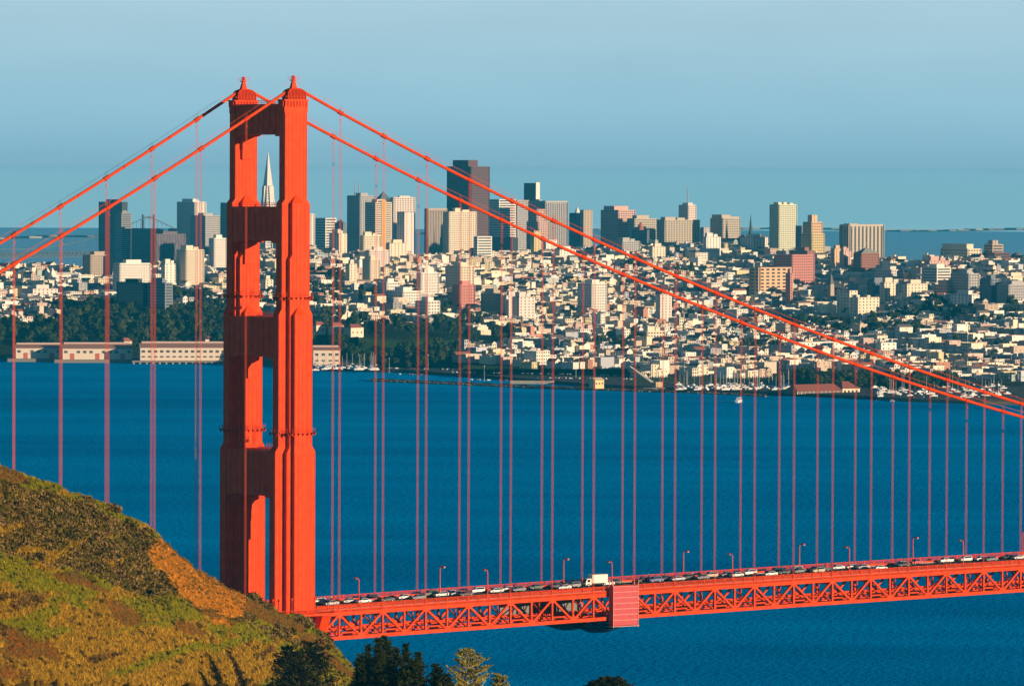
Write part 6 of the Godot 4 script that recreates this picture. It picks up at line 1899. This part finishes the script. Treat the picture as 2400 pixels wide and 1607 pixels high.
func body_mesh(bones: Array, cell: float) -> ArrayMesh:     # [a, b, radius at a, radius at b, colour]: smooth union meshed as surface nets
	var lo := Vector3(9, 9, 9)
	var hi := -lo
	for q in bones:
		for e in 2:
			lo = lo.min(q[e] - Vector3.ONE * (q[2 + e] + cell * 2)); hi = hi.max(q[e] + Vector3.ONE * (q[2 + e] + cell * 2))
	var n := Vector3i(((hi - lo) / cell).ceil())
	var f := PackedFloat32Array()
	f.resize((n.x + 1) * (n.y + 1) * (n.z + 1))
	var who := PackedInt32Array()
	who.resize(f.size())
	var at := 0
	for z in n.z + 1:
		for y in n.y + 1:
			for x in n.x + 1:
				var p := lo + Vector3(x, y, z) * cell
				var d := 1e3
				var best := 1e3
				for k in bones.size():
					var q: Array = bones[k]
					var ab: Vector3 = q[1] - q[0]
					var t := clampf((p - q[0]).dot(ab) / maxf(ab.length_squared(), 1e-6), 0, 1)
					var e: float = p.distance_to(q[0] + ab * t) - lerpf(q[2], q[3], t)
					if e < best: best = e; who[at] = k
					var h := clampf(0.5 + 0.5 * (d - e) / 0.035, 0, 1)
					d = lerpf(d, e, h) - 0.035 * h * (1 - h)
				f[at] = d
				at += 1
	var id := {}
	var vs := []
	var vc := []
	var sx := n.x + 1
	var sxy := sx * (n.y + 1)
	for z in n.z:
		for y in n.y:
			for x in n.x:
				var i0 := x + y * sx + z * sxy
				var s := Vector3.ZERO
				var c := 0
				for e in [[0, 1, Vector3.ZERO, Vector3(1, 0, 0)], [sx, sx + 1, Vector3(0, 1, 0), Vector3(1, 0, 0)], [sxy, sxy + 1, Vector3(0, 0, 1), Vector3(1, 0, 0)], [sx + sxy, sx + sxy + 1, Vector3(0, 1, 1), Vector3(1, 0, 0)],
						[0, sx, Vector3.ZERO, Vector3(0, 1, 0)], [1, sx + 1, Vector3(1, 0, 0), Vector3(0, 1, 0)], [sxy, sx + sxy, Vector3(0, 0, 1), Vector3(0, 1, 0)], [sxy + 1, sx + sxy + 1, Vector3(1, 0, 1), Vector3(0, 1, 0)],
						[0, sxy, Vector3.ZERO, Vector3(0, 0, 1)], [1, sxy + 1, Vector3(1, 0, 0), Vector3(0, 0, 1)], [sx, sx + sxy, Vector3(0, 1, 0), Vector3(0, 0, 1)], [sx + 1, sx + sxy + 1, Vector3(1, 1, 0), Vector3(0, 0, 1)]]:
					var a := f[i0 + e[0]]
					var b := f[i0 + e[1]]
					if (a < 0) != (b < 0):
						s += e[2] + e[3] * (a / (a - b)); c += 1
				if c:
					id[i0] = vs.size()
					vs.append(lo + (Vector3(x, y, z) + s / c) * cell); vc.append(bones[who[i0]][4])
	var mb := MB.new()
	for i0 in id:
		for ax in [[1, sx, sxy], [sx, sxy, 1], [sxy, 1, sx]]:
			var j: int = i0 + ax[0]
			if j >= f.size() or (f[i0] < 0) == (f[j] < 0): continue
			var a = id.get(i0)
			var b = id.get(i0 - ax[1])
			var c = id.get(i0 - ax[1] - ax[2])
			var d = id.get(i0 - ax[2])
			if b == null or c == null or d == null: continue
			mb.col = vc[a]
			if f[i0] < 0: mb.quad(vs[a], vs[b], vs[c], vs[d])
			else: mb.quad(vs[a], vs[d], vs[c], vs[b])
	return mb.mesh()
func figure(pose: String, top: Color, legs: Color) -> ArrayMesh:
	var skin := Color(0.42, 0.25, 0.17)
	var hair := Color(0.05, 0.035, 0.025)
	var shoe := Color(0.04, 0.04, 0.04)
	var V := func(x: float, y: float, z: float) -> Vector3: return Vector3(x, y, z)
	var b := []
	var ride := pose == "ride"
	var hip := Vector3(-0.18, 1.0, 0) if ride else Vector3(0, 0.93, 0)
	var neck := Vector3(0.26, 1.42, 0) if ride else Vector3(0.02, 1.46, 0)
	b.append([hip, hip.lerp(neck, 0.5), 0.135, 0.14, legs if not ride else top]); b.append([hip.lerp(neck, 0.35), neck - Vector3(0, 0.06, 0), 0.145, 0.15, top])
	b.append([neck, neck + Vector3(0.03, 0.09, 0), 0.055, 0.055, skin]); b.append([neck + Vector3(0.03, 0.16, 0), neck + Vector3(0.05, 0.22, 0), 0.085, 0.095, skin]); b.append([neck + Vector3(0.0, 0.23, 0), neck + Vector3(0.02, 0.27, 0), 0.09, 0.085, hair])
	b.append([neck + Vector3(0.13, 0.185, 0), neck + Vector3(0.14, 0.18, 0), 0.02, 0.018, skin])
	for s in [-1.0, 1.0]:
		var sh := neck + Vector3(0, -0.08, s * 0.18)
		var el := sh + (Vector3(0.18, -0.22, s * 0.05) if ride else Vector3(-0.06 * s, -0.29, s * 0.05))
		var wr := el + (Vector3(0.22, -0.10, -s * 0.03) if ride else Vector3(0.10 + 0.04 * s, -0.24, 0))
		b.append([neck - Vector3(0, 0.08, 0), sh, 0.09, 0.07, top]); b.append([sh, el, 0.062, 0.048, top]); b.append([el, wr, 0.046, 0.034, top]); b.append([wr, wr + (wr - el).normalized() * 0.13, 0.036, 0.028, skin])
		var hp := hip + Vector3(0, 0, s * 0.10)
		var kn := hp + (Vector3(0.38, -0.22 + 0.14 * s, s * 0.02) if ride else Vector3(0.10 * s + 0.05, -0.43, 0))
		var an := kn + (Vector3(-0.10, -0.40, 0) if ride else Vector3(0.06 * s - 0.10, -0.42, 0))
		b.append([hp, kn, 0.095, 0.062, legs]); b.append([kn, an, 0.06, 0.042, legs]); b.append([an + Vector3(-0.03, -0.04, 0), an + Vector3(0.16, -0.05, s * 0.02), 0.045, 0.035, shoe])
	return body_mesh(b, 0.05)

func bicycle() -> Node3D:
	var o := Node3D.new()
	for x in [-0.52, 0.52]:
		var b := MB.new()
		var pts := []
		for k in 21: pts.append(Vector3(x + cos(k * TAU / 20) * 0.33, 0.34 + sin(k * TAU / 20) * 0.33, 0))
		b.tube(pts, [0.025], 5, false)
		for k in 5: b.beam(Vector3(x, 0.34, 0), Vector3(x + cos(k * TAU / 5) * 0.33, 0.34 + sin(k * TAU / 5) * 0.33, 0), 0.01, 0.01)
		put(b, "wheel", M.rubber, o)
	var f := MB.new()
	for e in [[Vector3(-0.52, 0.34, 0), Vector3(-0.05, 0.30, 0)], [Vector3(-0.52, 0.34, 0), Vector3(-0.2, 0.8, 0)], [Vector3(-0.05, 0.30, 0), Vector3(-0.22, 0.9, 0)], [Vector3(-0.05, 0.30, 0), Vector3(0.36, 0.78, 0)], [Vector3(-0.2, 0.8, 0), Vector3(0.36, 0.85, 0)], [Vector3(0.34, 0.95, 0), Vector3(0.52, 0.34, 0)]]: f.tube([e[0], e[1]], [0.022], 6)
	put(f, "frame", M.dark_metal, o)
	f = MB.new()
	f.tube([Vector3(0.40, 1.0, -0.25), Vector3(0.36, 0.98, 0), Vector3(0.40, 1.0, 0.25)], [0.018], 6)
	put(f, "handlebar", M.dark_metal, o)
	f = MB.new()
	f.frustum(-0.22, 0, 0.88, 0.94, 0.24, 0.12, 0.26, 0.14)
	put(f, "saddle", M.dark_metal, o)
	return o

func on_road(u: float, v: float, lift: float) -> Vector3:
	var p := Vector3(100, 80, 0)
	for k in 5: p = on_y(u, v, yb(p.x) + 8.75 + lift)
	return p
func station(u: float, z: float) -> float:     # distance along the bridge of what shows in that column at that offset
	var p := on_z(u, 1400.0, z)
	return p.x

func build_traffic() -> void:
	M.wheel = wheel_mesh(); M.hub = hub_mesh(); mat("hubm", Color(0.45, 0.45, 0.45), 0.4)
	var off := {1: Vector2(700, 1300), 2: Vector2(1050, 1280), 3: Vector2(1350, 1280), 4: Vector2(1700, 1240), 5: Vector2(2000, 1220)}
	var hue := {"white": Color(0.72, 0.71, 0.69), "silver": Color(0.42, 0.43, 0.45), "grey": Color(0.16, 0.17, 0.18), "black": Color(0.015, 0.016, 0.018), "red": Color(0.45, 0.02, 0.025), "blue": Color(0.03, 0.06, 0.20), "green": Color(0.04, 0.09, 0.04), "tan": Color(0.42, 0.33, 0.22), "maroon": Color(0.10, 0.02, 0.03)}
	var cars := [[1, 265, 622, "suv", "white"], [1, 445, 655, "sedan", "silver"], [1, 395, 615, "sedan", "black"], [1, 690, 628, "sedan", "silver"], [1, 885, 622, "sedan", "white"], [1, 990, 565, "suv", "black"], [1, 1045, 600, "sedan", "red"], [1, 1210, 580, "sedan", "black"], [1, 1445, 572, "sedan", "white"], [1, 1640, 555, "sedan", "grey"], [1, 1805, 525, "suv", "green"], [1, 1950, 530, "wagon", "white"], [1, 2090, 490, "sedan", "white"], [1, 2165, 528, "sedan", "silver"], [1, 2290, 502, "sedan", "black"],
		[2, 400, 592, "suv", "white"], [2, 650, 603, "wagon", "white"], [2, 815, 577, "sedan", "white"], [2, 965, 580, "sedan", "grey"], [2, 1200, 540, "sedan", "green"], [2, 1490, 535, "sedan", "black"], [2, 1590, 552, "sedan", "white"], [2, 1720, 530, "suv", "grey"], [2, 2055, 497, "wagon", "white"], [2, 2185, 492, "sedan", "white"], [2, 2290, 455, "sedan", "black"],
		[3, 930, 460, "sedan", "maroon"], [3, 1085, 437, "suv", "blue"], [3, 1225, 432, "sedan", "black"], [3, 1390, 412, "sedan", "silver"], [3, 1535, 392, "sedan", "black"], [3, 1735, 408, "sedan", "grey"], [3, 1850, 390, "suv", "tan"], [3, 2070, 362, "sedan", "grey"], [3, 2205, 347, "sedan", "white"],
		[4, 335, 600, "suv", "white"], [4, 620, 610, "sedan", "white"], [4, 700, 555, "suv", "black"], [4, 795, 552, "sedan", "black"], [4, 970, 548, "suv", "white"], [4, 1020, 520, "sedan", "grey"], [4, 1270, 562, "suv", "tan"], [4, 1235, 518, "sedan", "maroon"], [4, 1345, 508, "pickup", "black"], [4, 1545, 508, "sedan", "white"], [4, 1740, 502, "sedan", "white"], [4, 1890, 502, "sedan", "silver"], [4, 2130, 522, "sedan", "white"],
		[5, 660, 584, "sedan", "white"], [5, 690, 560, "sedan", "black"], [5, 880, 545, "pickup", "red"], [5, 1270, 503, "pickup", "white"], [5, 1540, 518, "suv", "white"], [5, 1760, 499, "sedan", "white"], [5, 1895, 510, "sedan", "grey"], [5, 2140, 475, "sedan", "black"], [5, 2275, 480, "sedan", "white"]]
	var made := {}
	var lanes := [-7.9, -4.72, -1.58, 1.58, 4.72, 7.9]
	var taken := []
	for c in cars:
		var px: float = off[c[0]].x + c[1] / 5.855
		var py: float = off[c[0]].y + c[2] / 5.855
		var p := on_road(px, py, 0.75)
		var best := 0
		for k in 6:
			if absf(lanes[k] - p.z) < absf(lanes[best] - p.z): best = k
		var order := [best, best + 1, best - 1, best + 2, best - 2]
		var lane := best
		var x := 0.0
		for k in order:
			if k < 0 or k > 5: continue
			lane = k
			x = on_z(px, py, lanes[k]).x
			var ok := true
			for t in taken:
				if t[0] == k and absf(t[1] - x) < 5.4: ok = false
			if ok: break
		taken.append([lane, x])
		var key: String = c[3] + c[4]
		if not made.has(key):
			var m := mat("car_" + c[4], hue[c[4]], 0.3, 0.5)
			m.clearcoat_enabled = true; m.clearcoat = 0.5
			made[key] = make_car(c[3], m)
		var o: Node3D = made[key].duplicate()
		o.name = numbered({"sedan": "sedan_car", "suv": "sport_utility_car", "wagon": "station_wagon", "pickup": "pickup_truck"}[c[3]])
		add_child(o)
		var gr := atan2(yb(x + 2) - yb(x - 2), 4.0)
		o.transform = Transform3D(Basis(Vector3(0, 0, 1), gr) * Basis(Vector3.UP, 0.0 if lanes[lane] > 0 else PI), Vector3(x, yb(x) + 8.755, lanes[lane]))
		tag(o, "%s %s driving %s on the bridge deck" % [c[4], {"sedan": "saloon car", "suv": "tall estate car", "wagon": "long station wagon", "pickup": "pickup truck"}[c[3]], "towards the tower" if lanes[lane] < 0 else "away from the tower"], "car", "traffic crossing the bridge")
	# box truck
	var tx := on_z(1050 + 2010 / 5.855, 1362.0, -4.72).x
	var tr := thing("box_truck", "white box truck standing high above the cars on the bridge", "truck", Vector3(tx, yb(tx) + 8.755, -4.72), PI)
	var b := MB.new()
	b.span(-4.2, 1.6, 1.0, 3.6, -1.2, 1.2)
	put(b, "cargo_box", mat("truck_white", Color(0.72, 0.68, 0.60), 0.6), tr)
	b = MB.new()
	b.prism(PackedVector2Array([Vector2(1.8, 0.5), Vector2(3.9, 0.5), Vector2(3.95, 1.3), Vector2(3.4, 2.4), Vector2(1.8, 2.45)]), [1.05, 1.05, 1.05, 0.98, 0.98])
	put(b, "cab", M.truck_white, tr)
	b = MB.new()
	b.quad(Vector3(3.98, 1.35, 0.9), Vector3(3.98, 1.35, -0.9), Vector3(3.5, 2.3, -0.85), Vector3(3.5, 2.3, 0.85))
	for s in [-1.0, 1.0]: b.box(Vector3(2.8, 1.75, s * 1.03), Vector3(1.0, 0.75, 0.08))
	put(b, "cab_window", M.glass, tr)
	b = MB.new()
	b.span(-4.2, 3.0, 0.55, 0.95, -0.5, 0.5)
	put(b, "chassis", M.dark_metal, tr)
	for x in [-3.0, 2.9]:
		for s in [-1.0, 1.0]:
			var w := again(M.wheel, "wheel", M.rubber, tr, Transform3D(Basis().scaled(Vector3(1.4, 1.4, 1.8)), Vector3(x, 0.48, s * 0.9)))
			again(M.hub, "rim", M.hubm, w)
	# lamps
	var n := 0
	for side in [1.0, -1.0]:
		for u in ([841.0, 1142.7, 1434.4, 1717.0, 1991.0, 2258.0] if side > 0 else [1031.0, 1321.0, 1602.0, 1874.0, 2140.0, 2397.0]):
			var x := station(u, side * 10.2)
			var o := thing("street_lamp", "red lamp post with a bent arm on the bridge side %s" % ("where the scaffold hangs" if side > 0 else "facing the city"), "street lamp", Vector3(x, yb(x) + 9.0, side * 10.2), 0.0, "lamps on the bridge side %s" % ("with the scaffold" if side > 0 else "facing the city"))
			b = MB.new()
			b.tube([Vector3.ZERO, Vector3(0, 7.2, 0)], [0.17, 0.13], 8); b.frustum(0, 0, 0, 1.1, 0.55, 0.55, 0.4, 0.4)
			put(b, "pole", M.rope, o)
			b = MB.new()
			b.tube([Vector3(0, 7.15, 0), Vector3(0, 7.9, -side * 0.15), Vector3(0, 8.3, -side * 0.6), Vector3(0, 8.35, -side * 1.4)], [0.15, 0.14, 0.13, 0.11], 8)
			put(b, "arm", M.rope, o)
			b = MB.new()
			b.frustum(0, -side * 1.9, 8.1, 8.45, 0.62, 1.3, 0.5, 1.1)
			put(b, "lamp_head", M.rope, o)
			b = MB.new()
			b.box(Vector3(0, 8.05, -side * 1.9), Vector3(0.5, 0.1, 1.1))
			put(b, "lens", M.lamp_glass, o)
	# painters' scaffold and nets
	var xa := station(1438, 16.5)
	var xb := station(1496.5, 16.5)
	var yt := on_z(1438, 1371, 16.5).y
	var ybm := on_z(1438, 1467, 16.5).y
	var sc := thing("scaffold", "pink sheeted painters' scaffold hung on the side of the truss", "scaffold", Vector3(0, 0, 0))
	var pink := mat("sheeting", Color(0.66, 0.105, 0.115), 0.7, 0.3)
	grain(pink, 3.0, 44, 0.72, 1.0, 0.04, 4, 2.4)
	for k in 7:
		b = MB.new()
		var y0 := lerpf(ybm, yt - 0.5, k / 7.0)
		var y1 := lerpf(ybm, yt - 0.5, (k + 1) / 7.0)
		for i in 8:     # creased cloth between the battens
			var xx := lerpf(xa, xb, i / 8.0)
			var xe := lerpf(xa, xb, (i + 1) / 8.0)
			var za := 16.45 + 0.07 * sin(i * 2.1 + k)
			var ze := 16.45 + 0.07 * sin((i + 1) * 2.1 + k)
			b.hexa([Vector3(xx, y0 + 0.08, za), Vector3(xe, y0 + 0.08, ze), Vector3(xe, y0 + 0.08, ze - 0.04), Vector3(xx, y0 + 0.08, za - 0.04)], [Vector3(xx, y1 - 0.04, za), Vector3(xe, y1 - 0.04, ze), Vector3(xe, y1 - 0.04, ze - 0.04), Vector3(xx, y1 - 0.04, za - 0.04)])
		put(b, "sheet", pink, sc)
		b = MB.new()
		b.beam(Vector3(xa, y1, 16.56), Vector3(xb, y1, 16.56), 0.1, 0.16)
		put(b, "batten", mat("batten", Color(0.66, 0.27, 0.21), 0.7) if k == 0 else M.batten, sc)
	for x in [xa, xb]:
		b = MB.new()
		for z in [14.4, 16.5]: b.tube([Vector3(x, ybm - 0.6, z), Vector3(x, yt + 1.2, z)], [0.12], 6)
		put(b, "pole", M.batten, sc)
		b = MB.new()
		b.span(x - 0.04, x + 0.04, ybm, yt - 0.3, 14.4, 16.4)
		put(b, "end_sheet", pink, sc)
	b = MB.new()
	b.span(xa - 0.2, xb + 0.2, ybm - 0.3, ybm - 0.1, 13.0, 16.6)
	put(b, "platform", M.batten, sc)
	b = MB.new()
	var xi := station(1290, 13.7)
	b.span(xi, xb, yb(xi) + 1.0, yb(xi) + 8.0, -13.1, -13.0); b.span(xi, xb, yb(xi) + 0.2, yb(xi) + 0.3, -13.0, 13.0)
	put(b, "inner_tarpaulin", mat("tarpaulin", Color(0.20, 0.19, 0.19), 0.8), sc)
	var net := MB.new()
	var nx0 := station(1322, 13.0)
	for seg in [[nx0, station(1372, 13.0), 2.6], [station(1372, 13.0), xb - 0.6, 4.2]]:
		for i in 14:
			for j in 10:
				var q := []
				for e in [[0, 0], [1, 0], [1, 1], [0, 1]]:
					var fx: float = (i + e[0]) / 14.0
					var fz: float = (j + e[1]) / 10.0
					var x: float = lerpf(seg[0], seg[1], fx)
					q.append(Vector3(x, yb(x) - 0.15 - seg[2] * sin(fx * PI) * (0.6 + 0.4 * sin(fz * PI)) + 0.1 * sin(i * 1.3 + j), lerpf(-2.0, 15.5, fz)))
				net.quad(q[0], q[3], q[2], q[1])
	tag(put(net, "debris_net", mat("net", Color(0.02, 0.055, 0.085), 0.8), self), "dark blue debris net sagging under the truss beside the scaffold", "net")
	# people on the far sidewalk
	var walk_mesh := [figure("walk", Color(0.03, 0.03, 0.04), Color(0.03, 0.04, 0.08)), figure("walk", Color(0.30, 0.28, 0.26), Color(0.02, 0.02, 0.03))]
	var ride_mesh := [figure("ride", Color(0.5, 0.5, 0.5), Color(0.03, 0.03, 0.03)), figure("ride", Color(0.05, 0.06, 0.2), Color(0.02, 0.02, 0.02))]
	var words := [["person in dark clothes walking on the sidewalk facing the city", "person in a grey top walking on the sidewalk facing the city"], ["person in a pale top riding on the sidewalk facing the city", "person in a dark blue top riding on the sidewalk facing the city"]]
	var bike := bicycle()
	var i := 0
	for q in [[748.0, 0], [756.0, 1], [773.0, 2], [1195.0, 0], [1203.0, 1], [1516.0, 2], [1521.5, 2], [1551.0, 0], [1620.5, 2], [1637.0, 2], [1948.0, 0], [1951.0, 1]]:
		var x := on_z(q[0], 1360, -11.6).x
		var at := Vector3(x, yb(x) + 9.0, -11.6 + (i % 3) * 0.5)
		var ride: bool = q[1] == 2
		var o := thing("person", words[1 if ride else 0][i % 2], "person", at, 0.0 if i % 2 else PI, "people on the sidewalk facing the city")
		again((ride_mesh if ride else walk_mesh)[i % 2], "body", M.vc, o)
		if ride:
			var k := bike.duplicate()
			k.name = numbered("bicycle"); add_child(k)
			k.position = at; k.rotation.y = 0.0 if i % 2 else PI
			tag(k, "dark bicycle ridden along the sidewalk facing the city", "bicycle", "bicycles on the sidewalk facing the city")
		i += 1
	var hp := head_at(738, 6.1)
	var t := 4.0
	while t < 7.0:
		var p := head_at(738, t)
		if pix(p).y < 1519.0: hp = p; break
		t += 0.02
	var yo := thing("person", "person in a yellow jacket standing on the headland below the tower", "person", hp, PI * 0.4)
	again(figure("walk", Color(0.62, 0.40, 0.05), Color(0.20, 0.22, 0.28)), "body", M.vc, yo)
